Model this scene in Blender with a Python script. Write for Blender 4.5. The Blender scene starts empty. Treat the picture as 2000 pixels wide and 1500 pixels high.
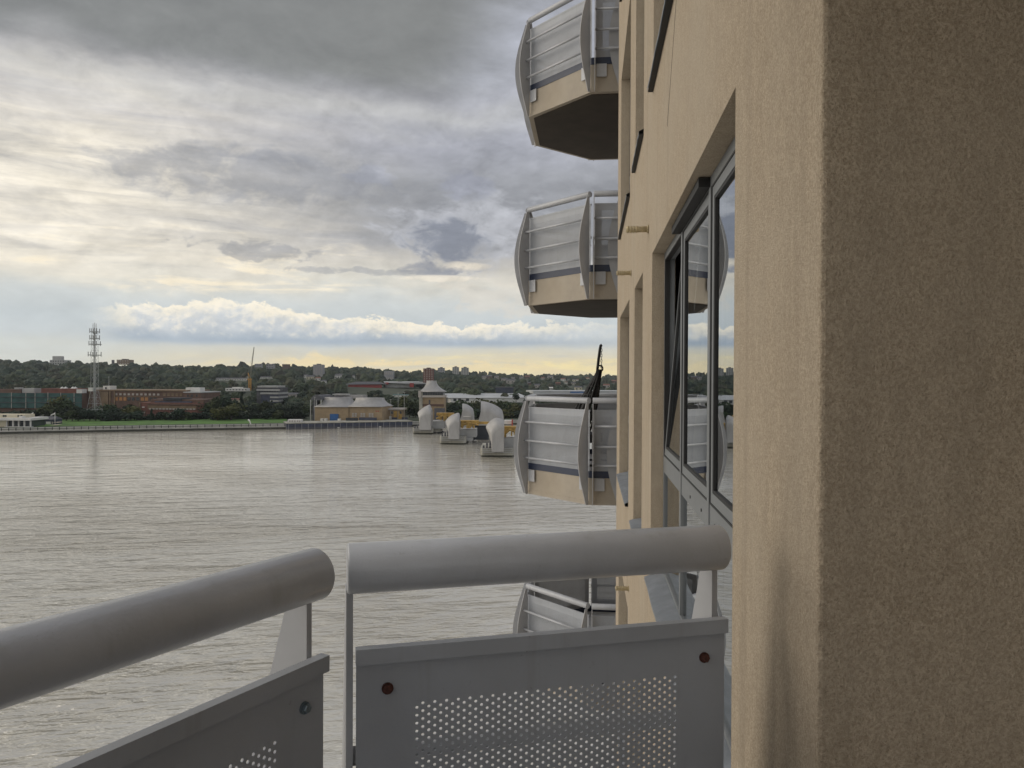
import bpy, math, random
import numpy as np
from mathutils import Vector, Matrix
R = math.radians
PI = math.pi
S = bpy.context.scene
COL = S.collection
random.seed(7)
rng = np.random.default_rng(7)

# ------------------------------------------------------------------ camera
H = 36.0                                   # eye height above the river
YAW, PITCH, ROLL, FPX = R(5.8), R(-0.5), R(0.25), 1500.0
cam_d = bpy.data.cameras.new('camera')
cam = bpy.data.objects.new('camera', cam_d)
COL.objects.link(cam)
cam_d.sensor_width = 36.0
cam_d.lens = 36.0 * FPX / 2000.0
cam_d.clip_start, cam_d.clip_end = 0.05, 20000
CR = Matrix.Rotation(YAW, 3, 'Z') @ Matrix.Rotation(PI / 2 + PITCH, 3, 'X') @ Matrix.Rotation(ROLL, 3, 'Z')
cam.matrix_world = Matrix.Translation((0, 0, H)) @ CR.to_4x4()
S.camera = cam
FWD = Vector((-math.sin(YAW), math.cos(YAW), 0))
RGT = Vector((math.cos(YAW), math.sin(YAW), 0))


def at(px, py, D):
    """survey: the point seen at photo pixel (px, py), D metres ahead"""
    v = CR @ Vector(((px - 1000) / FPX, (750 - py) / FPX, -1))
    return Vector((0, 0, H)) + v * (D / v.dot(FWD))


def onz(px, py, z):
    v = CR @ Vector(((px - 1000) / FPX, (750 - py) / FPX, -1))
    return Vector((0, 0, H)) + v * ((z - H) / v.z)


# ------------------------------------------------------------------ node helpers
class E:
    """tiny expression builder on math nodes"""
    def __init__(s, nt, sock): s.nt, s.k = nt, sock
    def _m(s, op, *a, clamp=False):
        n = s.nt.nodes.new('ShaderNodeMath'); n.operation = op; n.use_clamp = clamp
        for i, q in enumerate((s,) + a):
            if isinstance(q, E): s.nt.links.new(q.k, n.inputs[i])
            else: n.inputs[i].default_value = q
        return E(s.nt, n.outputs[0])
    def __add__(s, o): return s._m('ADD', o)
    __radd__ = __add__
    def __mul__(s, o): return s._m('MULTIPLY', o)
    __rmul__ = __mul__
    def __sub__(s, o): return s._m('SUBTRACT', o)
    def __rsub__(s, o): return (s * -1.0) + o
    def __truediv__(s, o): return s._m('DIVIDE', o)
    def pw(s, o): return s._m('POWER', o)
    def clamp(s): return s._m('ADD', 0.0, clamp=True)
    def abs(s): return s._m('ABSOLUTE')
    def exp(s): return s._m('EXPONENT')
    def mx(s, o): return s._m('MAXIMUM', o)
    def mn(s, o): return s._m('MINIMUM', o)
    def step(s, a, b):                     # smoothstep a..b (a may exceed b)
        n = s.nt.nodes.new('ShaderNodeMapRange'); n.interpolation_type = 'SMOOTHSTEP'
        lo, hi, o0, o1 = (a, b, 0, 1) if a < b else (b, a, 1, 0)
        s.nt.links.new(s.k, n.inputs[0])
        for i, v in zip((1, 2, 3, 4), (lo, hi, o0, o1)): n.inputs[i].default_value = v
        return E(s.nt, n.outputs[0])


def lin(c):
    return tuple(((v / 255) / 12.92 if v / 255 <= .04045 else ((v / 255 + .055) / 1.055) ** 2.4) for v in c)


def mixc(nt, f, a, b):
    n = nt.nodes.new('ShaderNodeMix'); n.data_type = 'RGBA'
    for i, v in ((0, f), (6, a), (7, b)):
        if isinstance(v, E): nt.links.new(v.k, n.inputs[i])
        elif isinstance(v, bpy.types.NodeSocket): nt.links.new(v, n.inputs[i])
        elif i == 0: n.inputs[i].default_value = v
        else: n.inputs[i].default_value = (*v[:3], 1)
    return n.outputs[2]


def noise(nt, vec, scale, detail=4, rough=.55, dist=0.0, mapping=None):
    if mapping:
        m = nt.nodes.new('ShaderNodeMapping')
        m.inputs['Scale'].default_value = mapping
        nt.links.new(vec, m.inputs[0]); vec = m.outputs[0]
    n = nt.nodes.new('ShaderNodeTexNoise')
    n.inputs['Scale'].default_value = scale
    n.inputs['Detail'].default_value = detail
    n.inputs['Roughness'].default_value = rough
    n.inputs['Distortion'].default_value = dist
    nt.links.new(vec, n.inputs['Vector'])
    return E(nt, n.outputs[0])


# ------------------------------------------------------------------ sky
SUN_AZ, SUN_EL = R(-86), R(22)             # measured from the view axis (negative = left)
world = bpy.data.worlds.new('World'); S.world = world
world.use_nodes = True
nt = world.node_tree
nt.nodes.clear()
sd = FWD * math.cos(SUN_AZ) + RGT * math.sin(SUN_AZ)
sun_dir = Vector((sd.x * math.cos(SUN_EL), sd.y * math.cos(SUN_EL), math.sin(SUN_EL)))
geo = nt.nodes.new('ShaderNodeNewGeometry')
tc = nt.nodes.new('ShaderNodeTexCoord')
V = tc.outputs['Generated']


def vdot(v):
    n = nt.nodes.new('ShaderNodeVectorMath'); n.operation = 'DOT_PRODUCT'
    nt.links.new(V, n.inputs[0]); n.inputs[1].default_value = v
    return E(nt, n.outputs['Value'])


DEG = 180 / PI
az = vdot(RGT)._m('ARCTAN2', vdot(FWD)) * DEG          # degrees right of the river view
el0 = vdot((0, 0, 1))._m('ARCSINE') * DEG
el = el0.mx(-1.0)
nz_big = noise(nt, V, 3.0, 6, .55, .4, (1, 1, 3.2)) - .5
nz_mid = noise(nt, V, 9.0, 7, .58, .3, (1, 1, 2.4)) - .5
nz_str = noise(nt, V, 5.0, 6, .6, .6, (1, 1, 9.0)) - .5
nz_cum = noise(nt, V, 34.0, 6, .6, .35, (1, 1, 1.25)) - .5
nz_fin = noise(nt, V, 22.0, 6, .6, .6, (1, 1, 1.8)) - .5
nz_hi = noise(nt, V, 60.0, 5, .62, .5, (1, 1, 1.6)) - .5


def lit(scale, detail, rough, mp, off):
    """relief of a noise cloud lit from above left: height minus height a step towards the light"""
    a = noise(nt, V, scale, detail, rough, .3, mp)
    m = nt.nodes.new('ShaderNodeVectorMath'); m.operation = 'ADD'
    nt.links.new(V, m.inputs[0]); m.inputs[1].default_value = off
    return a - noise(nt, m.outputs[0], scale, detail, rough, .3, mp)


up_l = tuple(v for v in (RGT * -.006 + Vector((0, 0, .012))))
relief = lit(13.0, 7, .62, (1, 1, 2.0), up_l)
relief_c = lit(40.0, 6, .6, (1, 1, 1.2), tuple(v * .5 for v in up_l))
lo_w = (el * -1.0).step(-9, -3)                        # 1 near horizon
wel = el + nz_big * 5.5 * (1.0 - lo_w * .8) + nz_mid * 2.6 * (1.0 - lo_w * .6) + nz_str * 1.0 * el.step(1.5, 8)
ramp = nt.nodes.new('ShaderNodeValToRGB')
stops = [(0, (238, 224, 184)), (1.1, (230, 219, 190)), (1.7, (216, 212, 198)), (2.6, (200, 205, 207)), (3.7, (198, 204, 207)), (5.4, (207, 210, 209)),
         (6.7, (216, 213, 204)), (8.2, (203, 199, 192)), (10, (168, 168, 171)), (12.2, (158, 159, 163)),
         (14.5, (161, 162, 166)), (17, (174, 175, 182)), (18.4, (190, 190, 190)), (19.6, (172, 172, 176)), (22.5, (150, 151, 155)),
         (28, (150, 151, 153)), (42, (192, 194, 199)), (90, (206, 208, 214))]
el_ramp = ramp.color_ramp
el_ramp.elements[0].position = 0; el_ramp.elements[0].color = (*lin(stops[0][1]), 1)
el_ramp.elements[1].position = 1; el_ramp.elements[1].color = (*lin(stops[-1][1]), 1)
for d, c in stops[1:-1]:
    e = el_ramp.elements.new(d / 90.0); e.color = (*lin(c), 1)
nt.links.new((wel / 90.0).clamp().k, ramp.inputs[0])
col = ramp.outputs[0]
# brighter, creamier air towards the sun side on the left
warm = az.step(-4, -32) * wel.step(5.5, 8) * wel.step(22, 14)
col = mixc(nt, (warm * (.78 + nz_str * 2.0)).clamp(), col, lin((238, 231, 217)))
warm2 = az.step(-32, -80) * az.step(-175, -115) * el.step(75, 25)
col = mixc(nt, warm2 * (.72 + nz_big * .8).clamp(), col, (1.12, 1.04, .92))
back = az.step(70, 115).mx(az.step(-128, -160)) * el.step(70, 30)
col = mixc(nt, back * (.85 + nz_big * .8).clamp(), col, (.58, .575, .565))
# thick grey cloud overhead with a ragged lower lip
lip = el + nz_mid * 3.2 + nz_big * 3.5 + nz_fin * 1.0
dark = lip.step(18.9, 21.6) * (az + nz_big * 14).step(2.5, -9) * lip.step(46, 30) * (az + nz_big * 20).step(-80, -42)
col = mixc(nt, dark * .92, col, lin((143, 144, 142)))
rl = (az + nz_big * 8).step(-7, 1.5) * el.step(12, 22) * el.step(60, 34)
col = mixc(nt, rl * (.42 + nz_mid * 1.3).clamp(), col, lin((203, 206, 217)))
# cream streaks low on the left
stk = (nz_str * 5.0 + nz_fin * 1.2).step(.15, .9) * wel.step(5.6, 6.6) * wel.step(11.5, 8.0) * az.step(-5, -16)
col = mixc(nt, stk * .8, col, lin((245, 234, 212)))
stk2 = (nz_str * -5.0).step(.2, 1.0) * el.step(6.3, 7.4) * el.step(17, 12)
col = mixc(nt, stk2 * .22, col, lin((150, 151, 158)))


def cloud(cpx, cpy, wpx, hpx, c, amt, rag=1.0):
    """a ragged small cloud centred where the photo has one (azimuth / elevation)"""
    global col
    ca = math.atan((cpx - 1000) / FPX) * DEG
    ce = math.atan((737 - cpy) / FPX * math.cos(math.radians(ca))) * DEG
    wa, he = wpx / FPX * DEG, hpx / FPX * DEG
    q = ((az - ca) / wa).pw(2.0) + ((el - ce) / he).pw(2.0)
    m = (1.0 - q + nz_fin * 4.6 * rag + nz_mid * 2.4 * rag + nz_hi * 1.3 * rag).step(.0, 1.0)
    col = mixc(nt, m * amt, col, lin(c))


cloud(985, 575, 130, 40, (214, 208, 198), .55)
cloud(920, 455, 210, 85, (192, 193, 198), .75, .7)
cloud(880, 478, 100, 55, (146, 149, 158), 1.0, .75)
cloud(905, 520, 60, 10, (240, 230, 212), .7, .6)
cloud(835, 524, 70, 14, (150, 152, 161), .6, 1.3)
cloud(690, 531, 170, 8, (158, 160, 166), .5, 1.6)
cloud(470, 490, 125, 26, (156, 157, 162), .6, 1.3)
cloud(905, 365, 60, 32, (158, 160, 170), .7)
cloud(735, 345, 70, 16, (178, 180, 190), .6)
cloud(500, 350, 330, 55, (149, 151, 158), .6, .6)
cloud(860, 545, 90, 7, (232, 224, 210), .7, .7)
cloud(1150, 560, 60, 30, (205, 204, 205), .5)
# cumulus bank above the far hills: cauliflower tops, flat blue base
bump_top = nz_cum * 3.4 + nz_fin * 1.7 + nz_hi * 1.3
caz = lambda px: math.atan((px - 1000) / FPX) * DEG
hump = ((az - caz(490)) / 5.5).pw(2.0)
hump = (hump * -1.0).exp() * 1.05
hump2 = ((az - caz(330)) / 6.0).pw(2.0)
hump2 = (hump2 * -1.0).exp() * .55
top = 4.05 + hump + hump2 + bump_top * .62
env = (az + nz_mid * 6).step(caz(150), caz(290)) * (az + nz_mid * 5).step(caz(1350), caz(900))
depth_in = top - el
bank = depth_in.step(0, .22) * (el + nz_mid * .55 + nz_str * .5).step(1.95, 2.6) * env
bcol = mixc(nt, (depth_in + nz_fin * 1.8 + nz_mid * 1.5).step(.1, 1.5), lin((245, 237, 220)), lin((206, 209, 212)))
bcol = mixc(nt, (el + nz_mid * 1.3 + nz_fin * .8).step(3.6, 2.4), bcol, lin((170, 182, 195)))
inner = (nz_cum * 2.0 + nz_fin * 2.2).step(.25, .8) * depth_in.step(.2, .8) * el.step(2.9, 3.6)
bcol = mixc(nt, inner * .55, bcol, lin((236, 227, 210)))
bcol = mixc(nt, (relief_c * 3.6).clamp() * el.step(2.5, 3.3), bcol, lin((247, 239, 224)))
bcol = mixc(nt, (relief_c * -4.0).clamp() * .45, bcol, lin((170, 179, 190)))
col = mixc(nt, bank * .95, col, bcol)
# golden cumulus on the horizon
gtop = 1.15 + ((((az - caz(610)) / 3.0).pw(2.0)) * -1.0).exp() * .65 + nz_cum * 1.5 + nz_hi * 1.3 + nz_fin * .8
gold = (gtop - el).step(0, .4) * (az + nz_mid * 5).step(caz(500), caz(590)) * el.step(.1, .7)
col = mixc(nt, gold * .5, col, lin((250, 228, 176)))
# slow darker base wash towards the left horizon
col = mixc(nt, az.step(caz(480), caz(60)) * el.step(3.0, 1.6) * .8, col, lin((206, 212, 213)))
yl = (nz_str * 5.0 + nz_fin * .8).step(.1, .8) * el.step(2.1, 1.2) * az.step(caz(380), caz(700))
col = mixc(nt, yl * .6, col, lin((252, 236, 178)))
gl_ = (nz_str * -5.0 + nz_fin * .8).step(.1, .9) * el.step(2.2, 1.5) * el.step(.2, .8)
col = mixc(nt, gl_ * .55, col, lin((204, 204, 200)))
fine = (nz_fin * .18 + nz_mid * .28 + nz_hi * .05 + relief * .75 * el.step(3, 9) * el.step(30, 17) + 1.0)
gm = nt.nodes.new('ShaderNodeGamma'); gm.inputs[1].default_value = 1.22
nt.links.new(col, gm.inputs[0]); fine = fine * 1.19
mul = nt.nodes.new('ShaderNodeVectorMath'); mul.operation = 'SCALE'
nt.links.new(gm.outputs[0], mul.inputs[0]); nt.links.new(fine.k, mul.inputs['Scale'])
bg = nt.nodes.new('ShaderNodeBackground'); nt.links.new(mul.outputs[0], bg.inputs[0]); bg.inputs[1].default_value = 1.0
sky = nt.nodes.new('ShaderNodeTexSky'); sky.sky_type = 'NISHITA'; sky.sun_disc = False
sky.sun_elevation = SUN_EL
sky.sun_rotation = math.atan2(sun_dir.x, sun_dir.y)
bg2 = nt.nodes.new('ShaderNodeBackground'); nt.links.new(sky.outputs[0], bg2.inputs[0]); bg2.inputs[1].default_value = 0.10
mixs = nt.nodes.new('ShaderNodeMixShader'); mixs.inputs[0].default_value = 0.06
nt.links.new(bg.outputs[0], mixs.inputs[1]); nt.links.new(bg2.outputs[0], mixs.inputs[2])
wo = nt.nodes.new('ShaderNodeOutputWorld'); nt.links.new(mixs.outputs[0], wo.inputs[0])
world.cycles.sampling_method = 'MANUAL'
world.cycles.sample_map_resolution = 512

sl = bpy.data.lights.new('sun', 'SUN'); sl.energy = 1.2; sl.angle = R(62); sl.color = (1.0, .92, .80)
so = bpy.data.objects.new('sun', sl); COL.objects.link(so)
so.rotation_euler = sun_dir.to_track_quat('Z', 'Y').to_euler()
S.view_settings.view_transform = 'Standard'
S.view_settings.look = 'None'
S.view_settings.exposure = 0.0
S.view_settings.gamma = 1.0
S.render.engine = 'CYCLES'
S.cycles.max_bounces = 6
S.cycles.transparent_max_bounces = 12


# ------------------------------------------------------------------ materials
def mat(name, c, rough=.7, metal=0.0, var=.15, vscale=3.0, bump=0.0, bscale=40.0, stretch=(1, 1, 1), rand=0.0, spec=.5, var2=None, marks=0.0):
    m = bpy.data.materials.new(name); m.use_nodes = True
    t = m.node_tree; p = t.nodes['Principled BSDF']
    p.inputs['Roughness'].default_value = rough; p.inputs['Metallic'].default_value = metal
    p.inputs['Specular IOR Level'].default_value = spec
    tcn = t.nodes.new('ShaderNodeTexCoord'); o = tcn.outputs['Object']
    n = noise(t, o, vscale, 5, .6, 0, stretch)
    c = tuple(c)
    a = tuple(max(0, v * (1 - var)) for v in c); b = tuple(min(1, v * (1 + var)) for v in c)
    k = mixc(t, n.step(.3, .7), a, b)
    if var2:
        n2 = noise(t, o, var2[0], 3, .5)
        k = mixc(t, n2.step(.35, .65) * var2[1], k, var2[2])
    if marks:
        sp = noise(t, o, 55, 4, .75, 0, (1, 1, 1)); pt = noise(t, o, 7, 3, .6)
        k = mixc(t, sp.step(.63, .70) * pt.step(.45, .65) * marks, k, (.13, .125, .115))
        dr = noise(t, o, 26, 3, .6, 0, (1, 1, .07))
        k = mixc(t, dr.step(.56, .72) * .22, k, (.24, .235, .22))
    if rand:
        oi = t.nodes.new('ShaderNodeObjectInfo')
        hs = t.nodes.new('ShaderNodeHueSaturation')
        r = E(t, oi.outputs['Random'])
        t.links.new((r * rand + (1 - rand / 2)).k, hs.inputs['Value'])
        t.links.new((r * 7.31)._m('FRACT').__mul__(.08).__add__(.455).k, hs.inputs['Hue'])
        t.links.new(k, hs.inputs['Color']); k = hs.outputs[0]
    t.links.new(k, p.inputs['Base Color'])
    if bump:
        nb = noise(t, o, bscale, 4, .6, 0, stretch)
        bn = t.nodes.new('ShaderNodeBump'); bn.inputs['Strength'].default_value = 1; bn.inputs['Distance'].default_value = bump
        t.links.new(nb.k, bn.inputs['Height']); t.links.new(bn.outputs[0], p.inputs['Normal'])
    return m


def roughcast():
    m = bpy.data.materials.new('roughcast_render'); m.use_nodes = True
    t = m.node_tree; p = t.nodes['Principled BSDF']
    p.inputs['Roughness'].default_value = .95; p.inputs['Specular IOR Level'].default_value = .15
    o = t.nodes.new('ShaderNodeTexCoord').outputs['Object']
    grain = noise(t, o, 190, 4, .75)
    pits = noise(t, o, 260, 3, .75)
    patch = noise(t, o, 1.3, 4, .6)
    streak = noise(t, o, 5.0, 4, .6, 0, (1, 1, .06))
    c = mixc(t, grain.step(.32, .68), (.325, .263, .190), (.555, .468, .362))
    mid = noise(t, o, 26, 4, .7, 0, (1, 1, .45))
    c = mixc(t, mid.step(.38, .64) * .22, c, (.25, .205, .15))
    c = mixc(t, pits.step(.43, .30) * .7, c, (.13, .105, .075))
    c = mixc(t, patch.step(.35, .7) * .4, c, (.45, .395, .32))
    c = mixc(t, streak.step(.50, .70) * .30, c, (.27, .23, .18))
    t.links.new(c, p.inputs['Base Color'])
    bn = t.nodes.new('ShaderNodeBump'); bn.inputs['Strength'].default_value = 1; bn.inputs['Distance'].default_value = .0042
    t.links.new((grain + pits * .8 + mid * .4).k, bn.inputs['Height']); t.links.new(bn.outputs[0], p.inputs['Normal'])
    return m


def glass(name, tint=(.02, .024, .026), ior=1.9):
    m = bpy.data.materials.new(name); m.use_nodes = True
    t = m.node_tree; t.nodes.clear()
    fr = t.nodes.new('ShaderNodeFresnel'); fr.inputs[0].default_value = ior
    gl = t.nodes.new('ShaderNodeBsdfGlossy'); gl.inputs['Roughness'].default_value = 0.0; gl.inputs[0].default_value = (.93, .96, .98, 1)
    tr = t.nodes.new('ShaderNodeBsdfTransparent'); tr.inputs[0].default_value = (.62, .68, .68, 1)
    mx = t.nodes.new('ShaderNodeMixShader'); ou = t.nodes.new('ShaderNodeOutputMaterial')
    t.links.new((E(t, fr.outputs[0]) * .55 + .44).k, mx.inputs[0]); t.links.new(tr.outputs[0], mx.inputs[1]); t.links.new(gl.outputs[0], mx.inputs[2])
    t.links.new(mx.outputs[0], ou.inputs[0])
    return m


def water_mat():
    m = bpy.data.materials.new('river_water'); m.use_nodes = True
    t = m.node_tree; p = t.nodes['Principled BSDF']
    p.inputs['IOR'].default_value = 2.8
    o = t.nodes.new('ShaderNodeTexCoord').outputs['Object']
    patch = noise(t, o, .012, 4, .55, .5, (1, 2.2, 1))
    c = mixc(t, patch.step(.3, .7), (.42, .385, .31), (.51, .485, .42))
    t.links.new(c, p.inputs['Base Color'])
    t.links.new((patch.step(.3, .75) * .03 + .045).k, p.inputs['Roughness'])
    rt = t.nodes.new('ShaderNodeMapping'); rt.inputs['Rotation'].default_value = (0, 0, R(-16))
    t.links.new(o, rt.inputs[0]); ro = rt.outputs[0]
    w1 = noise(t, ro, .25, 3, .5, .25, (.34, 1.0, 1))
    w2 = noise(t, ro, .80, 3, .6, .3, (.40, 1.0, 1))
    w3 = noise(t, ro, .10, 2, .5, .4, (.5, 1.0, 1))
    hgt = w1 * 1.35 + w2 * .42 + w3 * .6
    bn = t.nodes.new('ShaderNodeBump'); bn.inputs['Strength'].default_value = .75; bn.inputs['Distance'].default_value = 2.1
    sx = t.nodes.new('ShaderNodeSeparateXYZ'); t.links.new(o, sx.inputs[0])
    calm = E(t, sx.outputs['Y']).step(300, 60) * .84 + .16          # rough in mid stream, sheltered under the far bank
    t.links.new((hgt * (patch.step(.25, .8) * -.5 + 1.0) * calm).k, bn.inputs['Height'])
    t.links.new(bn.outputs[0], p.inputs['Normal'])
    return m


def leaf_mat(name, c, rand=.5, attr=False):
    m = bpy.data.materials.new(name); m.use_nodes = True
    t = m.node_tree; p = t.nodes['Principled BSDF']
    p.inputs['Roughness'].default_value = .8; p.inputs['Specular IOR Level'].default_value = .2
    o = t.nodes.new('ShaderNodeTexCoord').outputs['Object']
    n = noise(t, o, .35, 4, .7)
    if attr:
        at_ = t.nodes.new('ShaderNodeAttribute'); at_.attribute_name = 'tint'
        sc = t.nodes.new('ShaderNodeVectorMath'); sc.operation = 'SCALE'
        t.links.new(at_.outputs['Color'], sc.inputs[0]); t.links.new((n.step(.25, .75) * .8 + .6).k, sc.inputs['Scale'])
        k = sc.outputs[0]
    else:
        k = mixc(t, n.step(.3, .7), tuple(v * .65 for v in c), tuple(v * 1.35 for v in c))
        oi = t.nodes.new('ShaderNodeObjectInfo'); hs = t.nodes.new('ShaderNodeHueSaturation')
        r = E(t, oi.outputs['Random'])
        t.links.new((r * rand + (1 - rand / 2)).k, hs.inputs['Value'])
        t.links.new(((r * 7.31)._m('FRACT') * .05 + .475).k, hs.inputs['Hue'])
        t.links.new(k, hs.inputs['Color']); k = hs.outputs[0]
    t.links.new(k, p.inputs['Base Color'])
    return m


M = dict(
    render=roughcast(),
    cream=mat('painted_concrete', (.385, .34, .28), .85, var=.10, vscale=2.5, bump=.002, bscale=60, var2=(1.1, .35, (.33, .27, .19))),
    rail=mat('grey_powder_coat', (.42, .435, .465), .30, var=.06, marks=.55, vscale=6, bump=.0004, bscale=160, var2=(14, .18, (.30, .30, .30))),
    panel=mat('grey_panel_paint', (.35, .37, .405), .5, marks=.5, var=.05, vscale=3, bump=.0003, bscale=120, var2=(5, .2, (.25, .25, .255))),
    fin=mat('grey_fin_paint', (.36, .365, .38), .5, var=.07, vscale=4),
    soffit=mat('soffit_painted_shade', (.055, .044, .034), .9, var=.15),  # shade under the slabs put into a very dark base colour
    floor=mat('pale_bounce_deck', (.50, .505, .51), .8, var=.12, vscale=3),  # kept pale to bounce light up onto the panels
    navy=mat('dark_blue_strip', (.018, .028, .06), .45, var=.1),
    rust=mat('rusty_bolt', (.075, .026, .018), .85, var=.4, vscale=120, bump=.001, bscale=300),
    zinc=mat('zinc_bolt', (.22, .27, .30), .45, .6, var=.2, vscale=90),
    frame=mat('grey_window_frame', (.155, .165, .175), .45, var=.06),
    gasket=mat('black_gasket', (.010, .010, .011), .6, var=.1),
    lead=mat('lead_sill', (.17, .185, .205), .55, .1, var=.18, vscale=6, bump=.003, bscale=14, stretch=(1, 1, 1)),
    glass=glass('window_glass', ior=2.6),
    room=mat('dim_room', (.38, .37, .35), .9, var=.2, vscale=.8),
    brass=mat('yellowed_pipe', (.40, .33, .20), .55, var=.25, vscale=40),
    black=mat('black_wicker', (.012, .012, .013), .6, var=.2),
    steel=mat('galvanised_chain', (.4, .4, .4), .4, .7),
    hood=mat('silver_hood', (.34, .332, .322), .5, .2, var=.10, vscale=.35, stretch=(1, 1, .4), bump=.03, bscale=1.5),
    concrete=mat('weathered_concrete', (.30, .29, .245), .9, var=.3, vscale=.25, bump=.05, bscale=1),
    tide=mat('wet_tide_line', (.035, .034, .022), .6, var=.4, vscale=.4),
    lightgrey=mat('light_grey_cladding', (.36, .36, .35), .6, var=.12, vscale=.2),
    yellow=mat('yellow_machinery', (.40, .25, .06), .6, var=.3, vscale=.6),
    gate=mat('dark_steel_gate', (.022, .026, .034), .6, var=.3, vscale=.3),
    sand=mat('sand_brick', (.30, .225, .14), .9, var=.12, vscale=.3),
    brick=mat('red_brick', (.125, .078, .060), .9, var=.22, vscale=.15),
    redbrick=mat('bright_red_brick', (.16, .070, .055), .9, var=.25, vscale=.2),
    brickband=mat('brown_brick_band', (.19, .135, .085), .9, var=.2, vscale=.2),
    whitep=mat('white_paint', (.62, .61, .58), .7, var=.08, vscale=.3),
    creamp=mat('cream_paint', (.56, .51, .38), .7, var=.08, vscale=.3),
    bluep=mat('blue_paint', (.02, .10, .28), .6, var=.15, vscale=.3),
    darkblue=mat('navy_cladding', (.045, .053, .085), .6, var=.3, vscale=.3),
    teal=mat('teal_netting', (.040, .092, .088), .9, var=.35, vscale=.12),
    slate=mat('slate_roof', (.085, .085, .095), .8, var=.2, vscale=.3),
    tile=mat('red_tile_roof', (.16, .07, .05), .85, var=.2, vscale=.4),
    win=mat('far_window_glass', (.05, .055, .06), .15, var=.2),
    litwin=mat('orange_lit_window', (.40, .20, .08), .8, var=.15),  # window light put into a flat orange colour, nothing emits
    palewin=mat('pale_window_panel', (.36, .33, .30), .6, var=.15),
    tower=mat('grey_tower_cladding', (.27, .27, .29), .7, var=.08, vscale=.1),
    mast=mat('galvanised_mast', (.36, .37, .37), .5, .3, var=.1),
    crane=mat('crane_yellow', (.48, .26, .05), .6, var=.1),
    cranejib=mat('crane_jib_grey', (.20, .19, .15), .6, var=.1),
    redp=mat('red_stadium_paint', (.34, .05, .045), .7, var=.15),
    greyroof=mat('pale_metal_roof', (.42, .43, .43), .55, .1, var=.12, vscale=.06),
    grass=mat('park_grass', (.062, .145, .018), .95, var=.3, vscale=.12),
    soil=mat('wooded_ground', (.035, .045, .022), .95, var=.3, vscale=.02),
    prom=mat('promenade_concrete', (.46, .45, .41), .9, var=.18, vscale=.15),
    path=mat('pale_path', (.33, .29, .22), .9, var=.2),
    mud=mat('river_bed', (.08, .065, .045), .95),
    bark=mat('tree_bark', (.06, .048, .035), .95, var=.3, vscale=1),
    water=water_mat(),
    leaf=leaf_mat('tree_leaves', (.046, .062, .028), .7),
    leafol=leaf_mat('olive_tree_leaves', (.085, .088, .032), .4),
    leafdk=leaf_mat('dark_tree_leaves', (.026, .042, .026), .5),
    wood=leaf_mat('woodland_leaves', (.05, .06, .03), attr=True),
)


# ------------------------------------------------------------------ mesh helpers
class MB:
    def __init__(s): s.v, s.f, s.smooth = [], [], []
    def quad(s, *p, sm=False):
        b = len(s.v); s.v += [tuple(q) for q in p]; s.f.append(tuple(range(b, b + len(p)))); s.smooth.append(sm)
    def raw(s, vs, fs, sm=False):
        b = len(s.v); s.v += [tuple(q) for q in vs]
        for f in fs: s.f.append(tuple(i + b for i in f)); s.smooth.append(sm)
    def box(s, x0, x1, y0, y1, z0, z1, X=None):
        p = [Vector((x, y, z)) for z in (z0, z1) for y in (y0, y1) for x in (x0, x1)]
        if X is not None: p = [X @ q for q in p]
        s.raw(p, [(0, 2, 3, 1), (4, 5, 7, 6), (0, 1, 5, 4), (2, 6, 7, 3), (0, 4, 6, 2), (1, 3, 7, 5)])
    def prism(s, poly, z0, z1, X=None):
        n = len(poly)
        p = [Vector((a, b, z0)) for a, b in poly] + [Vector((a, b, z1)) for a, b in poly]
        if X is not None: p = [X @ q for q in p]
        s.raw(p, [tuple(reversed(range(n))), tuple(range(n, 2 * n))] + [(i, (i + 1) % n, n + (i + 1) % n, n + i) for i in range(n)])
    def tube(s, pts, r, n=12, cap=True, sm=True):
        pts = [Vector(p) for p in pts]
        rs = r if isinstance(r, (list, tuple)) else [r] * len(pts)
        rings = []
        up = None
        for i, p in enumerate(pts):
            d = (pts[min(i + 1, len(pts) - 1)] - pts[max(i - 1, 0)]).normalized()
            if up is None:
                a = Vector((0, 0, 1)) if abs(d.z) < .9 else Vector((1, 0, 0))
                up = d.cross(a).normalized()
            else:
                up = (up - d * up.dot(d)).normalized()
            w = d.cross(up)
            rings.append([p + (up * math.cos(2 * PI * k / n) + w * math.sin(2 * PI * k / n)) * rs[i] for k in range(n)])
        b = len(s.v)
        for rg in rings: s.v += [tuple(q) for q in rg]
        for i in range(len(rings) - 1):
            for k in range(n):
                s.f.append((b + i * n + k, b + i * n + (k + 1) % n, b + (i + 1) * n + (k + 1) % n, b + (i + 1) * n + k)); s.smooth.append(sm)
        if cap:
            for rg, rev in ((0, True), (len(rings) - 1, False)):
                q = [b + rg * n + k for k in range(n)]
                s.f.append(tuple(reversed(q)) if rev else tuple(q)); s.smooth.append(False)
    def bar(s, a, b, w=.1): s.tube([a, b], w / 2, 4, True, False)
    def mesh(s, name, m):
        me = bpy.data.meshes.new(name)
        me.from_pydata(s.v, [], s.f)
        me.polygons.foreach_set('use_smooth', s.smooth)
        if m: me.materials.append(m)
        me.update()
        return me
    def build(s, name, m, parent=None, **kw): return link(name, s.mesh(name, m), parent, **kw)


def link(name, me, parent=None, loc=None, rz=None, **props):
    o = bpy.data.objects.new(name, me); COL.objects.link(o)
    if parent is not None: o.parent = parent
    if loc is not None: o.location = loc
    if rz is not None: o.rotation_euler = (0, 0, rz)
    for k, v in props.items(): o[k] = v
    return o


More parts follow.
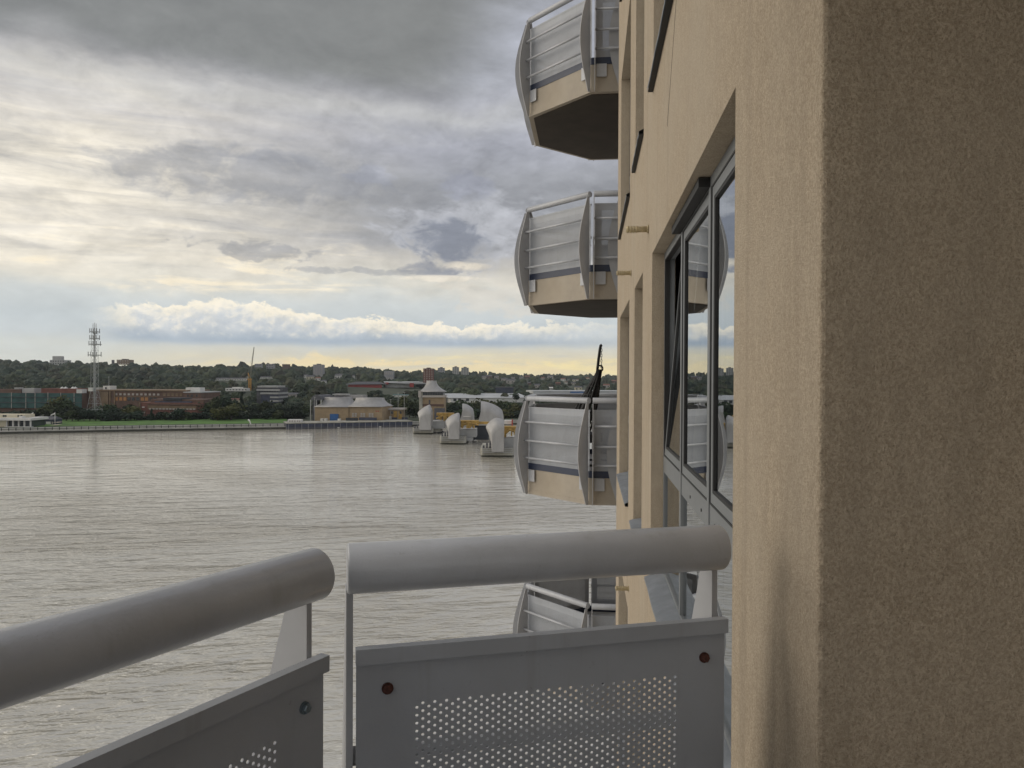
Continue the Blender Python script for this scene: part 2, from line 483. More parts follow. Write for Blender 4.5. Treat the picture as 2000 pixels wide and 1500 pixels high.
def thing(name, label, cat, loc=(0, 0, 0), rz=0.0, group=None, me=None):
    o = bpy.data.objects.new(name, me); COL.objects.link(o)
    o.location = loc; o.rotation_euler = (0, 0, rz)
    o['label'] = label; o['category'] = cat
    if group: o['group'] = group
    return o


def struct(name, mb, m): return mb.build(name, m, None, kind='structure')


# ------------------------------------------------------------------ river and far ground
mb = MB()
mb.quad((-9000, -3000, 0), (9000, -3000, 0), (9000, 900, 0), (-9000, 900, 0))
struct('river', mb, M['water'])

BANK = [(-2600, 880), (-1200, 862), (-500, 853), (0, 848), (280, 842.5), (560, 838), (800, 833), (1000, 829.5), (1300, 825), (1900, 816), (3000, 806)]


def interp(tab, x):
    if x <= tab[0][0]: return tab[0][1]
    for (a, u), (b, v) in zip(tab, tab[1:]):
        if x <= b: return u + (v - u) * (x - a) / (b - a)
    return tab[-1][1]


def hor(px): return 737 + (px - 1000) * math.tan(ROLL)


def bankD(px): return (onz(px, interp(BANK, px), 0)).dot(FWD)


RIDGE = [(-2600, 700), (-400, 703), (0, 708), (100, 711), (250, 714), (400, 718), (500, 716), (600, 719), (700, 722), (800, 727), (900, 728), (1000, 732), (1100, 732), (1200, 735), (3000, 735)]
RD = [(-2600, 2600), (0, 2500), (400, 2300), (700, 2700), (1000, 3300), (1200, 3600), (3000, 3800)]


def ground_z(px, D):
    rd = interp(RD, px)
    zr = H + (hor(px) - interp(RIDGE, px)) / FPX * rd - 9.0
    b = bankD(px)
    t = (D - b - 130) / max(1, rd - b - 130)
    t = max(0.0, min(1.0, t))
    z = 3.4 + (zr - 3.4) * (t ** 1.25)
    if D > rd: z = max(3.0, zr - (D - rd) * .03)
    return z


mb = MB()
pxs = list(range(-2600, 3001, 100))
fr = [0.0, .004, .03, .06, .1, .16, .24, .33, .43, .54, .66, .78, .9, 1.0, 1.25, 1.9]
grid = []
for px in pxs:
    b, rd = bankD(px), interp(RD, px)
    for f in fr:
        D = b + (rd - b) * f
        p = at(px, 750, D)
        grid.append((p.x, p.y, ground_z(px, D) if f > 0 else 3.0))
nf = len(fr)
mb.raw(grid, [(i * nf + j, (i + 1) * nf + j, (i + 1) * nf + j + 1, i * nf + j + 1) for i in range(len(pxs) - 1) for j in range(nf - 1)], True)
struct('wooded_hills', mb, M['soil'])


# promenade wall: pale parapet on a dark tidal wall; grass bank behind
def strip(name, m, rows, px0, px1, step=20):
    """rows: list of (extra distance behind the waterline, z)"""
    mb = MB(); P = []
    xs = np.arange(px0, px1 + .1, step)
    for px in xs:
        b = bankD(px)
        for d, z in rows:
            p = at(px, 750, b + d); P.append((p.x, p.y, z))
    n = len(rows)
    mb.raw(P, [(i * n + j, (i + 1) * n + j, (i + 1) * n + j + 1, i * n + j + 1) for i in range(len(xs) - 1) for j in range(n - 1)])
    return struct(name, mb, m)


strip('tidal_wall', M['tide'], [(0, -1), (.3, 1.3), (.5, 1.35)], -1500, 2200)
strip('promenade', M['prom'], [(.52, 1.3), (.6, 3.5), (9, 3.2), (9.3, 3.2)], -1500, 2200)
strip('riverside_grass', M['grass'], [(9.0, 3.25), (16, 3.5), (48, 3.62), (78, 3.7)], 20, 563)
strip('riverside_grass', M['grass'], [(9.0, 3.25), (16, 3.5), (48, 3.62), (78, 3.7)], -1500, -60)

rail = thing('promenade_railing', 'dark post railing along the far promenade below the green park', 'railing')
pm = MB(); pm.box(-.15, .15, -.15, .15, 0, 1.75); pmesh = pm.mesh('post', M['gate'])
prev = None
hb = MB()
for px in np.arange(-40, 560, 14.2):
    b = bankD(px); p = at(px, 750, b + .3); p.z = 1.0
    post = MB()
    link('post', pmesh, rail, loc=(p.x, p.y, 2.0))
    q = Vector((p.x, p.y, 3.5))
    if prev: hb.bar(prev, q, .07); hb.bar(prev - Vector((0, 0, .7)), q - Vector((0, 0, .7)), .06)
    prev = q
hb.build('handrail', M['mast'], rail)

# ------------------------------------------------------------------ woods on the hills (one mass)
def ico(sub):
    t = (1 + 5 ** .5) / 2
    v = [(-1, t, 0), (1, t, 0), (-1, -t, 0), (1, -t, 0), (0, -1, t), (0, 1, t), (0, -1, -t), (0, 1, -t), (t, 0, -1), (t, 0, 1), (-t, 0, -1), (-t, 0, 1)]
    f = [(0, 11, 5), (0, 5, 1), (0, 1, 7), (0, 7, 10), (0, 10, 11), (1, 5, 9), (5, 11, 4), (11, 10, 2), (10, 7, 6), (7, 1, 8), (3, 9, 4), (3, 4, 2), (3, 2, 6), (3, 6, 8), (3, 8, 9), (4, 9, 5), (2, 4, 11), (6, 2, 10), (8, 6, 7), (9, 8, 1)]
    v = [Vector(q).normalized() for q in v]
    for _ in range(sub):
        c = {}; nf_ = []
        def mid(a, b):
            k = (min(a, b), max(a, b))
            if k not in c: v.append(((v[a] + v[b]) / 2).normalized()); c[k] = len(v) - 1
            return c[k]
        for a, b, d in f:
            x, y, z = mid(a, b), mid(b, d), mid(d, a)
            nf_ += [(a, x, z), (b, y, x), (d, z, y), (x, y, z)]
        f = nf_
    return np.array([tuple(q) for q in v]), np.array(f)


TINTS = np.array([(.036, .050, .030), (.032, .046, .030), (.042, .054, .030), (.028, .042, .029), (.048, .056, .030), (.046, .048, .031), (.034, .048, .034), (.046, .058, .032)])
ICO1, ICO2 = ico(1), ico(2)


def woods(name, spots, label=None):
    VV, FF, CC = [], [], []
    base = 0
    for (x, y, z, r, h, big) in spots:
        iv, if_ = ICO2 if big else ICO1
        a = rng.uniform(0, 2 * PI)
        c, s = math.cos(a), math.sin(a)
        d = 1 + rng.normal(0, .17, len(iv))
        q = iv * d[:, None]
        q = np.stack([q[:, 0] * c - q[:, 1] * s, q[:, 0] * s + q[:, 1] * c, q[:, 2]], 1)
        q = q * np.array([r, r, h / 2]) + np.array([x, y, z + h * .5])
        VV.append(q); FF.append(if_ + base); base += len(iv)
        t = TINTS[rng.integers(len(TINTS))] * .95 * rng.uniform(.80, 1.24) * (1 + .22 * math.sin(x * .013 + 1.3 * math.sin(y * .009)) * math.sin(y * .011 + x * .004))
        CC.append(np.tile(np.append(t, 1.0), (len(iv), 1)))
    V_ = np.concatenate(VV); F_ = np.concatenate(FF); C_ = np.concatenate(CC)
    me = bpy.data.meshes.new(name)
    me.vertices.add(len(V_)); me.vertices.foreach_set('co', V_.ravel())
    me.loops.add(len(F_) * 3); me.loops.foreach_set('vertex_index', F_.ravel())
    me.polygons.add(len(F_)); me.polygons.foreach_set('loop_start', np.arange(0, len(F_) * 3, 3))
    me.polygons.foreach_set('use_smooth', np.zeros(len(F_), bool))
    ca = me.color_attributes.new('tint', 'FLOAT_COLOR', 'POINT'); ca.data.foreach_set('color', C_.ravel())
    me.materials.append(M['wood']); me.update(); me.validate()
    o = link(name, me, kind='stuff')
    return o


# ------------------------------------------------------------------ individual trees on the far bank
def crown_mesh(seed, shape='round'):
    rs = np.random.default_rng(seed)
    lobes = []
    if shape == 'round':
        for _ in range(9):
            a, rr = rs.uniform(0, 2 * PI), rs.uniform(0, .30)
            lobes.append((rr * math.cos(a), rr * math.sin(a), rs.uniform(.38, .80), rs.uniform(.16, .28)))
        lobes.append((0, 0, .55, .33))
    elif shape == 'bush':
        for _ in range(9):
            a, rr = rs.uniform(0, 2 * PI), rs.uniform(.05, .36)
            lobes.append((rr * math.cos(a), rr * math.sin(a), rs.uniform(.2, .7), rs.uniform(.16, .26)))
    else:
        for k in range(8):
            lobes.append((rs.uniform(-.05, .05), rs.uniform(-.05, .05), .18 + k * .1, .26 - k * .026))
    mb = MB()
    n = 620
    for i in range(n):
        lx, ly, lz, lr = lobes[rs.integers(len(lobes))]
        d = Vector(rs.normal(0, 1, 3)).normalized()
        p = Vector((lx, ly, lz)) + d * lr * rs.uniform(.65, 1.08)
        s_ = rs.uniform(.028, .062)
        nrm = (d + Vector(rs.normal(0, .5, 3))).normalized()
        t1 = nrm.orthogonal().normalized(); t2 = nrm.cross(t1)
        a = rs.uniform(0, PI); u = t1 * math.cos(a) + t2 * math.sin(a); w = nrm.cross(u)
        mb.quad(p - u * s_ - w * s_ * .6, p + u * s_ - w * s_ * .5, p + u * s_ * .7 + w * s_, p - u * s_ * .8 + w * s_ * .7)
    return mb


def trunk_mesh():
    mb = MB(); mb.tube([(0, 0, -.05), (0, 0, .25), (.02, 0, .6)], [.035, .026, .012], 6)
    for a in (0, 2.1, 4.2): mb.tube([(0, 0, .25), (.14 * math.cos(a), .14 * math.sin(a), .5)], [.016, .006], 5)
    return mb


TR = trunk_mesh().mesh('trunk', M['bark'])
CROWN = {}
for key, shp, ml, seeds in (('mid', 'round', 'leaf', (1, 2, 3)), ('olive', 'round', 'leafol', (4, 5)), ('dark', 'round', 'leafdk', (6, 7, 8)),
                            ('bush', 'bush', 'leafdk', (9, 10, 11)), ('spire', 'spire', 'leafdk', (12, 13))):
    CROWN[key] = [crown_mesh(sd_, shp).mesh('crown', M[ml]) for sd_ in seeds]


MARKS = [(35, 'the pavilion'), (85, 'the garages'), (185, 'the telecom mast'), (334, 'the red brick block'), (452, 'the olive round tree'), (489, 'the white sculpture'), (575, 'the site cabin'), (680, 'the barrier hall'), (770, 'the gatehouse'), (843, 'the control tower'), (912, 'the small back hood'), (958, 'the largest hood'), (1020, 'the far balconies')]
ORD = ['first', 'second', 'third', 'fourth', 'fifth', 'sixth', 'seventh', 'eighth', 'ninth', 'tenth', 'eleventh', 'twelfth']


def name_row(objs, head):
    """objs: (px, object) of one row; tell them apart by the nearest landmark and the count from it"""
    for mx_, mn_ in MARKS: pass
    near = {}
    for px, o in objs:
        mk = min(MARKS, key=lambda q: abs(q[0] - px))
        near.setdefault((mk, px >= mk[0]), []).append((abs(px - mk[0]), o))
    for (mk, right), L_ in near.items():
        L_.sort(key=lambda q: q[0])
        for i, (_, o) in enumerate(L_):
            o['label'] = '%s, %s %s of %s' % (head(o), ORD[min(i, 11)], 'right' if right else 'left', mk[1])


LOOK = {}


def tree(px, ytop, wpx, D, key, label, group=None, ybase=None, cat='tree', name='tree'):
    zb = ground_z(px, D) if ybase is None else at(px, ybase, D).z
    zt = at(px, ytop, D).z
    p = at(px, 750, D)
    h = max(2.0, zt - zb); w = wpx * D / FPX
    o = thing(name, label, cat, (p.x, p.y, zb), rng.uniform(0, 6.28), group)
    o.scale = (w / .72, w / .72, h / 1.02)
    link('trunk', TR, o)
    link('crown', CROWN[key][rng.integers(len(CROWN[key]))], o)
    LOOK[o.name] = (px, key)
    return o


# belt of trees and shrubs behind the grass
ROW1, ROW2, ROW3 = [], [], []
ADJ = {'bush': 'low dark bush', 'dark': 'dark green tree', 'mid': 'mid green tree', 'olive': 'olive green tree', 'spire': 'dark conifer'}
GB = 'dark trees in the belt behind the riverside grass'
for i, px in enumerate(np.arange(118, 600, 11.5)):
    D = bankD(px) + 60 + rng.uniform(-3, 10)
    tall = 800 + rng.uniform(-5, 7)
    if 268 < px < 400: tall = 806 + rng.uniform(-4, 6)
    key = rng.choice(['bush', 'dark', 'mid', 'dark'])
    ROW1.append((px, tree(px, tall, rng.uniform(18, 27), D, key, 'x', GB, ybase=824)))
GB2 = 'taller trees behind the riverside belt'
for px, yt, w in [(96, 786, 40), (122, 776, 44), (150, 790, 30), (206, 786, 36), (228, 792, 28), (250, 788, 36), (402, 782, 30), (420, 772, 30), (448, 768, 34), (500, 786, 26), (520, 779, 28), (548, 789, 26), (572, 785, 34), (596, 789, 26), (60, 797, 40), (25, 800, 44), (-15, 800, 40), (180, 793, 26), (536, 795, 26), (586, 798, 26)]:
    ROW2.append((px, tree(px, yt, w, bankD(px) + 95, rng.choice(['mid', 'dark']), 'x', GB2, ybase=822)))
tree(452, 786, 44, bankD(452) + 52, 'olive', 'big round olive-brown tree at the edge of the riverside grass', None, 824)
tree(425, 796, 24, bankD(425) + 50, 'olive', 'small grey-green tree left of the big round olive tree', None, 824)
tree(472, 762, 15, bankD(472) + 110, 'spire', 'dark pointed conifer left of the yellow crane', None, 815)
tree(345, 795, 32, bankD(345) + 56, 'dark', 'dark round tree in front of the red brick block, near its right end', None, 824)
tree(296, 797, 12, bankD(296) + 58, 'spire', 'slim dark conifer in front of the red brick block', None, 824)
tree(262, 792, 34, bankD(262) + 80, 'olive', 'russet tree left of the red brick block', None, 824)
tree(112, 770, 30, bankD(112) + 100, 'olive', 'brownish tree in front of the teal netted building', None, 820)
GB3 = 'trees around the barrier control tower'
for px, yt, w, dD in [(800, 778, 30, 60), (788, 772, 26, 90), (812, 782, 26, 60), (765, 778, 34, 110), (735, 776, 30, 140), (880, 786, 30, 40), (897, 778, 36, 50), (915, 783, 30, 45), (932, 780, 34, 60), (950, 776, 40, 80), (975, 778, 36, 90), (992, 781, 34, 80), (1012, 786, 34, 60), (1035, 790, 34, 60), (1060, 788, 34, 60), (1085, 788, 34, 60), (1110, 790, 34, 60), (1140, 789, 36, 60), (1175, 790, 36, 60), (1205, 789, 36, 60), (940, 797, 40, 35), (905, 798, 40, 30), (980, 797, 40, 35), (1010, 800, 40, 35)]:
    ROW3.append((px, tree(px, yt, w, bankD(px) + dD, rng.choice(['mid', 'dark', 'mid', 'olive']), 'x', GB3, ybase=822)))
name_row(ROW1, lambda o: ADJ[LOOK[o.name][1]] + ' in the front belt')
name_row(ROW2, lambda o: 'taller ' + ADJ[LOOK[o.name][1]].replace('low ', '') + ' behind the belt')
name_row(ROW3, lambda o: ADJ[LOOK[o.name][1]] + ' on the far bank')
tree(1008, 766, 16, 900, 'dark', 'dark tree standing at the left end of the long pale warehouse', None, 785)


# ------------------------------------------------------------------ far buildings
CLEAR = [(676, 832, 744, 762, 1400), (872, 1030, 768, 785, 900), (1040, 1230, 762, 780, 980), (968, 1004, 756, 767, 1300), (497, 546, 752, 787, 790), (440, 482, 755, 763, 1000), (483, 494, 730, 771, 1150), (604, 760, 768, 800, 640), (160, 398, 752, 800, 690), (-60, 160, 756, 800, 690), (768, 800, 772, 776, 900)]


def groundD(px, py, lo=620.0):
    rd = interp(RD, px)
    D = lo
    while D < rd - 40:
        if at(px, py, D).z <= ground_z(px, D) + .5: return D
        D += 12
    return rd - 40


class Bld:
    """a building seen front-on between two surveyed pixels; local x along the front, y away from the river"""
    def __init__(s, name, label, cat, px0, px1, ybase, D, D1=None, group=None):
        D1 = D1 or D
        a, b = at(px0, ybase, D), at(px1, ybase, D1)
        z = min(a.z, b.z); a.z = b.z = z
        s.a = a; s.w = (b - a).length
        t = (b - a).normalized()
        s.rz = math.atan2(t.y, t.x)
        s.o = thing(name, label, cat, a, s.rz, group)
        s.D, s.D1, s.px0, s.px1, s.ybase = D, D1, px0, px1, ybase
    def x(s, px): return (px - s.px0) / (s.px1 - s.px0) * s.w
    def z(s, py, px=None):
        px = s.px0 if px is None else px
        f = (px - s.px0) / (s.px1 - s.px0); D = s.D + (s.D1 - s.D) * f
        return (s.ybase - py) * D / FPX
    def box(s, name, px0, px1, yt, yb, y0, y1, m, parent=None, label=None):
        mb = MB(); mb.box(s.x(px0), s.x(px1), y0, y1, s.z(yb), s.z(yt))
        o = mb.build(name, M[m], parent or s.o)
        if label: o['label'] = label
        return o
    def shared(s, name, me, px, py, y, parent=None, label=None):
        return link(name, me, parent or s.o, loc=(s.x(px), y, s.z(py)))
    def windows(s, pxs, pys, wpx, hpx, m, y=-.12, name='window', frame=None):
        w, h = wpx * s.D / FPX, hpx * s.D / FPX
        mb = MB(); mb.box(-w / 2, w / 2, -.05, .3, -h / 2, h / 2); me = mb.mesh(name, M[m])
        for py in pys:
            for px in pxs: link(name, me, s.o, loc=(s.x(px), y, s.z(py)))


# teal netted building, far left
b = Bld('netted_building', 'long teal netted building among trees at the left edge', 'building', -60, 160, 812, 640)
b.box('wall', -60, 160, 767, 812, 0, 22, 'brick')
b.box('netting', -62, 161, 767, 796, -1.2, -.8, 'teal')
for px in (-30, -4, 24, 52, 70, 95, 120, 146):
    b.box('scaffold_pole', px, px + 1.1, 766, 797, -1.5, -1.25, 'palewin')
for py in (774.5, 785): b.box('scaffold_deck', -62, 161, py, py + .9, -1.7, -1.21, 'slate')
b.box('roof_band', -40, 36, 760, 767, 3, 15, 'brick')
b.box('rooftop_unit', 37, 61, 758, 767, 4, 14, 'lightgrey')
b.box('rooftop_unit', 22, 31, 756.5, 760, 4, 10, 'lightgrey')
b.box('roof_band', 76, 152, 758, 767, 3, 18, 'redbrick')
for px in (112, 119, 133, 138):
    mb = MB(); w = 5 * 640 / FPX
    mb.raw([(-w / 2, 5, 0), (w / 2, 5, 0), (w / 2, 9, 0), (-w / 2, 9, 0), (0, 7, w * .75)], [(0, 1, 4), (1, 2, 4), (2, 3, 4), (3, 0, 4)])
    mb.build('roof_lantern', M['whitep'], b.o).location = (b.x(px), 0, b.z(758))
b.box('gable_unit', 148, 159, 759.5, 767, 1, 8, 'whitep')

# long brown brick factory
b = Bld('brick_factory', 'long brown brick factory with windows lit orange behind the mast', 'factory', 160, 398, 822, 650, 640)
b.box('wall', 160, 364, 762.5, 822, 0, 40, 'brick')
b.box('wing', 364, 397, 765, 822, -4, 30, 'brick')
b.box('parapet', 159, 365, 760.8, 763.2, -.6, 40.4, 'brickband')
b.box('parapet', 363.5, 397.5, 763.6, 765.6, -4.5, 30.5, 'greyroof')
for px in (160, 175, 196, 215, 224): b.box('pier', px, px + 2.4, 764, 822, -.7, -.002, 'brickband')
b.box('stair_panel', 199, 213, 765, 822, -.9, -.003, 'brickband')
b.box('rooftop_box', 193, 207, 753.5, 762, 6, 15, 'whitep'); b.box('hatch', 197.5, 200.5, 756, 760, 5.7, 5.99, 'win')
b.box('rooftop_box', 177, 186, 757, 763, 5, 12, 'lightgrey')
b.box('rooftop_box', 356, 383, 756, 764, 6, 15, 'whitep')
b.box('aerial', 200, 200.4, 735, 753, 9, 9.3, 'mast')
row = [228 + 8.2 * k for k in range(11)]
b.windows(row, (769.5,), 4.5, 4.0, 'palewin')
b.windows([228, 237, 245, 279, 287], (778.5,), 6, 6.5, 'litwin', name='orange_lit_window')  # panes coloured orange to look lit from inside
b.windows([253, 261, 270, 296, 304], (778.5,), 5.5, 6, 'win')
b.windows([322, 330, 338, 346, 354], (769.5,), 5, 6, 'brickband', name='brick_infill')
b.windows([372, 380, 389], (771, 778), 3, 4, 'win', y=-4.15)
mb = MB(); mb.box(b.x(226), b.x(310), -.35, -.01, b.z(774.6), b.z(773.4)); mb.build('string_course', M['brickband'], b.o)

# lower red brick block
b = Bld('red_brick_block', 'low red brick block with pale window band behind riverside trees', 'building', 272, 397, 823, 605, 600)
b.box('wall', 272, 397, 786, 823, 0, 25, 'redbrick')
b.box('upper_storey', 290, 395, 779.5, 786, 3, 24, 'brick')
b.box('roof_edge', 288, 396.5, 788, 790.4, -.9, -.004, 'brick')
b.box('roof_plant', 316, 352, 777, 782, 2, 18, 'gate')
b.box('glazed_strip', 300, 372, 783.2, 786.4, 1.6, 2.99, 'darkblue')
b.box('pale_band', 289, 384, 791.5, 799, -.35, -.005, 'brickband')
b.windows([294 + 6.6 * k for k in range(14)], (798.2,), 4.8, 2.8, 'palewin', y=-.55)
b.windows([280, 312, 335, 338], (795, 806), 5, 1.8, 'whitep', y=-.2, name='vent')
b.windows([290 + 10 * k for k in range(10)], (810, 817), 4, 2.6, 'win')
b.box('corner_pier', 272, 274.5, 786, 823, -.6, -.001, 'brickband')

# telecom mast
D = bankD(185) + 78
p = at(185, 823, D)
mast = thing('telecom_mast', 'tall grey lattice telecom mast with antenna rings behind the park', 'mast', (p.x, p.y, p.z), YAW)
k = D / FPX
zt = (823 - 650) * k


def lattice(hw, z0, z1, n, w, parent, name='lattice', m='mast'):
    mb = MB()
    c = [(-1, -1), (1, -1), (1, 1), (-1, 1)]
    f = lambda z: hw(z)
    zs = [z0 + (z1 - z0) * i / n for i in range(n + 1)]
    for z, y in zip(zs, zs[1:]):
        for i in range(4):
            a, d = c[i], c[(i + 1) % 4]
            mb.bar((a[0] * f(z), a[1] * f(z), z), (a[0] * f(y), a[1] * f(y), y), w * 1.6)
            mb.bar((a[0] * f(z), a[1] * f(z), z), (d[0] * f(y), d[1] * f(y), y), w)
            mb.bar((a[0] * f(y), a[1] * f(y), y), (d[0] * f(y), d[1] * f(y), y), w)
    return mb.build(name, M[m], parent)


hwf = lambda z: (max(4.0, 13 - (13 - 5.2) * min(1, z / ((823 - 765) * k) * 1.0) / 1.0 if z < (823 - 765) * k else 5.2 - 1.0 * (z - (823 - 765) * k) / ((765 - 650) * k))) * k
lattice(hwf, 0, zt, 15, .13, mast)
mb = MB()
for sx in (-.5, .3): mb.bar((sx * 2.4 * k, 0, 0), (sx * 2.0 * k, 0, zt), .5)
mb.build('cable_ladder', M['mast'], mast)
for py, hw_, ext in ((648, 6.2, 0), (661, 6.2, 0), (672.5, 7.2, 3), (693.5, 8.2, 0)):
    mb = MB(); z = (823 - py) * k
    mb.box(-hw_ * k, (hw_ + ext) * k, -hw_ * k, hw_ * k, z - .25, z + .25)
    ob = mb.build('platform', M['mast'], mast)
    for i, (sx, sy) in enumerate(((-1, -1), (-.4, -1), (.4, -1), (1, -1), (1, 1), (-1, 1))):
        mb = MB(); mb.box(sx * hw_ * k - .22, sx * hw_ * k + .22, sy * hw_ * k - .2, sy * hw_ * k + .2, z - 1.0, z + 2.4)
        mb.build('antenna', M['mast'], ob)
for i, (sx, h) in enumerate(((-3.2, 632), (0, 630), (2.8, 632), (-1.2, 640), (4.2, 641))):
    mb = MB(); mb.bar((sx * k, 0, zt - 1), (sx * k, 0, (823 - h) * k), .45); mb.build('whip_aerial', M['mast'], mast)
mb = MB(); mb.box(-9.5 * k, -1 * k, -6 * k, 6 * k, (823 - 764) * k, (823 - 757) * k); mb.build('equipment_cabin', M['whitep'], mast)

# tower crane
D = 1150
p = at(488, 772, D); k = D / FPX
crane = thing('tower_crane', 'yellow tower crane with raised luffing jib above the far trees', 'crane', (p.x, p.y, p.z - 8), YAW)
lattice(lambda z: 1.9 * k, 0, (772 - 741) * k + 8, 10, .55, crane, 'mast_section', 'crane')
zc = (772 - 741) * k + 8
mb = MB(); mb.box(-5 * k, 3.5 * k, -2 * k, 2 * k, zc - .5, zc + 1.2); mb.build('slewing_deck', M['crane'], crane)
mb = MB(); mb.box(-5.5 * k, -2.5 * k, -1.8 * k, 1.8 * k, zc + 1.2, zc + 5); mb.build('counterweight', M['concrete'], crane)
mb = MB(); mb.bar((-2 * k, 0, zc + 1.2), (-3.4 * k, 0, zc + 13 * k), 1.0); mb.bar((1 * k, 0, zc + 1.2), (-3.4 * k, 0, zc + 13 * k), .8); mb.build('a_frame', M['crane'], crane)
jib = MB()
j0, j1 = Vector((.5 * k, 0, zc + 1.2)), Vector((8 * k, 0, (772 - 678) * k + 8))
for dy in (-.8, .8):
    for dx in (-.7, .7): jib.bar(j0 + Vector((dx, dy, 0)), j1 + Vector((dx * .4, dy * .4, 0)), .34)
for i in range(24):
    a, c = j0.lerp(j1, i / 24), j0.lerp(j1, (i + 1) / 24); s_ = 1 if i % 2 else -1
    jib.bar(a + Vector((.6 * s_, .7, 0)), c + Vector((-.6 * s_, .7, 0)), .22)
jib.build('jib', M['cranejib'], crane)
mb = MB(); mb.bar((-3.4 * k, 0, zc + 13 * k), j0.lerp(j1, .93), .18); mb.build('pendant_line', M['cranejib'], crane)

# white pavilion at the left edge
b = Bld('riverside_pavilion', 'low cream flat roofed pavilion with tall glazed front at left edge', 'pavilion', -60, 64, 835, bankD(30) + 14)
b.box('wall', -60, 14, 819.5, 835, 0, 16, 'creamp')
b.box('glazed_front', 14, 60, 821.5, 833, 1.5, 15, 'win')
b.box('roof_slab', -62, 63, 816, 820.6, -2, 17, 'whitep')
b.box('upper_block', -50, 43, 809.5, 816, 3, 13, 'creamp')
for px in (14, 26, 37, 48, 60): b.box('column', px - .8, px + .8, 820.6, 833, -.6, .4, 'whitep')
b.box('balcony_slab', 12, 63, 832.4, 833.8, -2, 1.4, 'whitep')
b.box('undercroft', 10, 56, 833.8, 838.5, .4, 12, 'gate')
b.windows([1, 5, 30, 36], (812.5,), 3.5, 3.5, 'win', y=2.9)
b.box('roof_vent', 39, 45, 812.5, 816, -1, 2.5, 'whitep')

# garages
b = Bld('garage_row', 'small dark roofed garage row with three white doors', 'garages', 65, 106, 829.5, bankD(85) + 34)
b.box('wall', 65, 106, 819, 829.5, 0, 9, 'darkblue')
mb = MB(); x0, x1 = b.x(64), b.x(107); z0, z1 = b.z(819.2), b.z(813.5)
mb.raw([(x0, -.6, z0), (x1, -.6, z0), (x1, 9.6, z0), (x0, 9.6, z0), (x0 + 1, 4.5, z1), (x1 - 1, 4.5, z1)], [(0, 1, 5, 4), (1, 2, 5), (2, 3, 4, 5), (3, 0, 4), (3, 2, 1, 0)])
mb.build('roof', M['slate'], b.o)
b.windows([72.5, 83.5, 94.5], (826,), 8.8, 5.4, 'whitep', name='garage_door')
b.windows([102.5], (826,), 2.6, 5, 'palewin', name='side_door')
for px, lab in ((64.6, 'white flagpole with flag beside the pavilion, left of the garages'), (107.4, 'white flagpole with flag at the right end of the garages')):
    D = bankD(px) + 30; k = D / FPX; p = at(px, 831, D)
    fp = thing('flagpole', lab, 'flagpole', p, YAW, 'white flagpoles')
    mb = MB(); mb.tube([(0, 0, -.5), (0, 0, 26 * k)], [.22, .14], 6); mb.build('pole', M['whitep'], fp)
    mb = MB()
    fl = [(-j * .55, .25 * math.sin(j * .9), 25.4 * k - zz - j * .28) for j in range(6) for zz in (0, .9)]
    mb.raw(fl, [(2 * i, 2 * i + 2, 2 * i + 3, 2 * i + 1) for i in range(5)]); mb.build('flag', M['whitep'], fp)
for (y0, y1, px0, px1) in ((836.5, 837.6, 97, 112), (833, 834, 102, 114)):
    mb = MB()
    a, c = at(px0, 750, bankD(px0) + 12 + (837 - y0) * 4), at(px1, 750, bankD(px1) + 12 + (837 - y0) * 4)
    z = 3.9 + (837 - y0) * .22
    mb.quad((a.x, a.y, z), (c.x, c.y, z), (c.x, c.y + 5, z + .35), (a.x, a.y + 5, z + .35)); struct('path', mb, M['path'])

# curved white sculpture on the promenade
D = bankD(489) + 6; k = D / FPX; p = at(495, 836, D)
mb = MB(); mb.tube([(0, 0, -.3), (-1 * k, 0, 3 * k), (-5 * k, 0, 7 * k), (-6.5 * k, 0, 11 * k), (-8 * k, 0, 15 * k), (-10.5 * k, 0, 15.6 * k)], [.45, .42, .38, .34, .5, .7], 8)
o = thing('curved_sculpture', 'slender white curving sculpture beside the far promenade', 'sculpture', p, YAW, me=mb.mesh('curved_sculpture', M['whitep']))

# ---- barrier works building: two sand brick halls under flared silver roofs
D = bankD(680) + 22
b = Bld('barrier_hall', 'sand brick waterside hall with flared silver roof and blue door', 'hall', 613, 746, 824, D, D - 6)
b.box('wall', 615, 681, 794.5, 824, 0, 30, 'sand')
b.box('wall', 681.3, 746, 793.5, 824, .6, 28, 'sand')


def flared(b, pxa, pxb, ta, tb, ye, yt, y0, y1, d=.9):
    """roof with concave flared sides: eaves rectangle to a shorter ridge block"""
    mb = MB(); n = 8; P = []
    for i in range(n + 1):
        t = i / n; c = 1 - (1 - t) ** 2.2
        xa = b.x(pxa) + (b.x(ta) - b.x(pxa)) * c; xb = b.x(pxb) + (b.x(tb) - b.x(pxb)) * c
        z = b.z(ye) + (b.z(yt) - b.z(ye)) * t
        ya = y0 + (y1 - y0) * .33 * c; yb = y1 - (y1 - y0) * .33 * c
        P += [(xa, ya, z), (xb, ya, z), (xb, yb, z), (xa, yb, z)]
    F = [(4 * i + j, 4 * i + (j + 1) % 4, 4 * i + 4 + (j + 1) % 4, 4 * i + 4 + j) for i in range(n) for j in range(4)]
    F += [(4 * n, 4 * n + 1, 4 * n + 2, 4 * n + 3), (3, 2, 1, 0)]
    mb.raw(P, F, True)
    o = mb.build('roof', M['hood'], b.o)
    return o


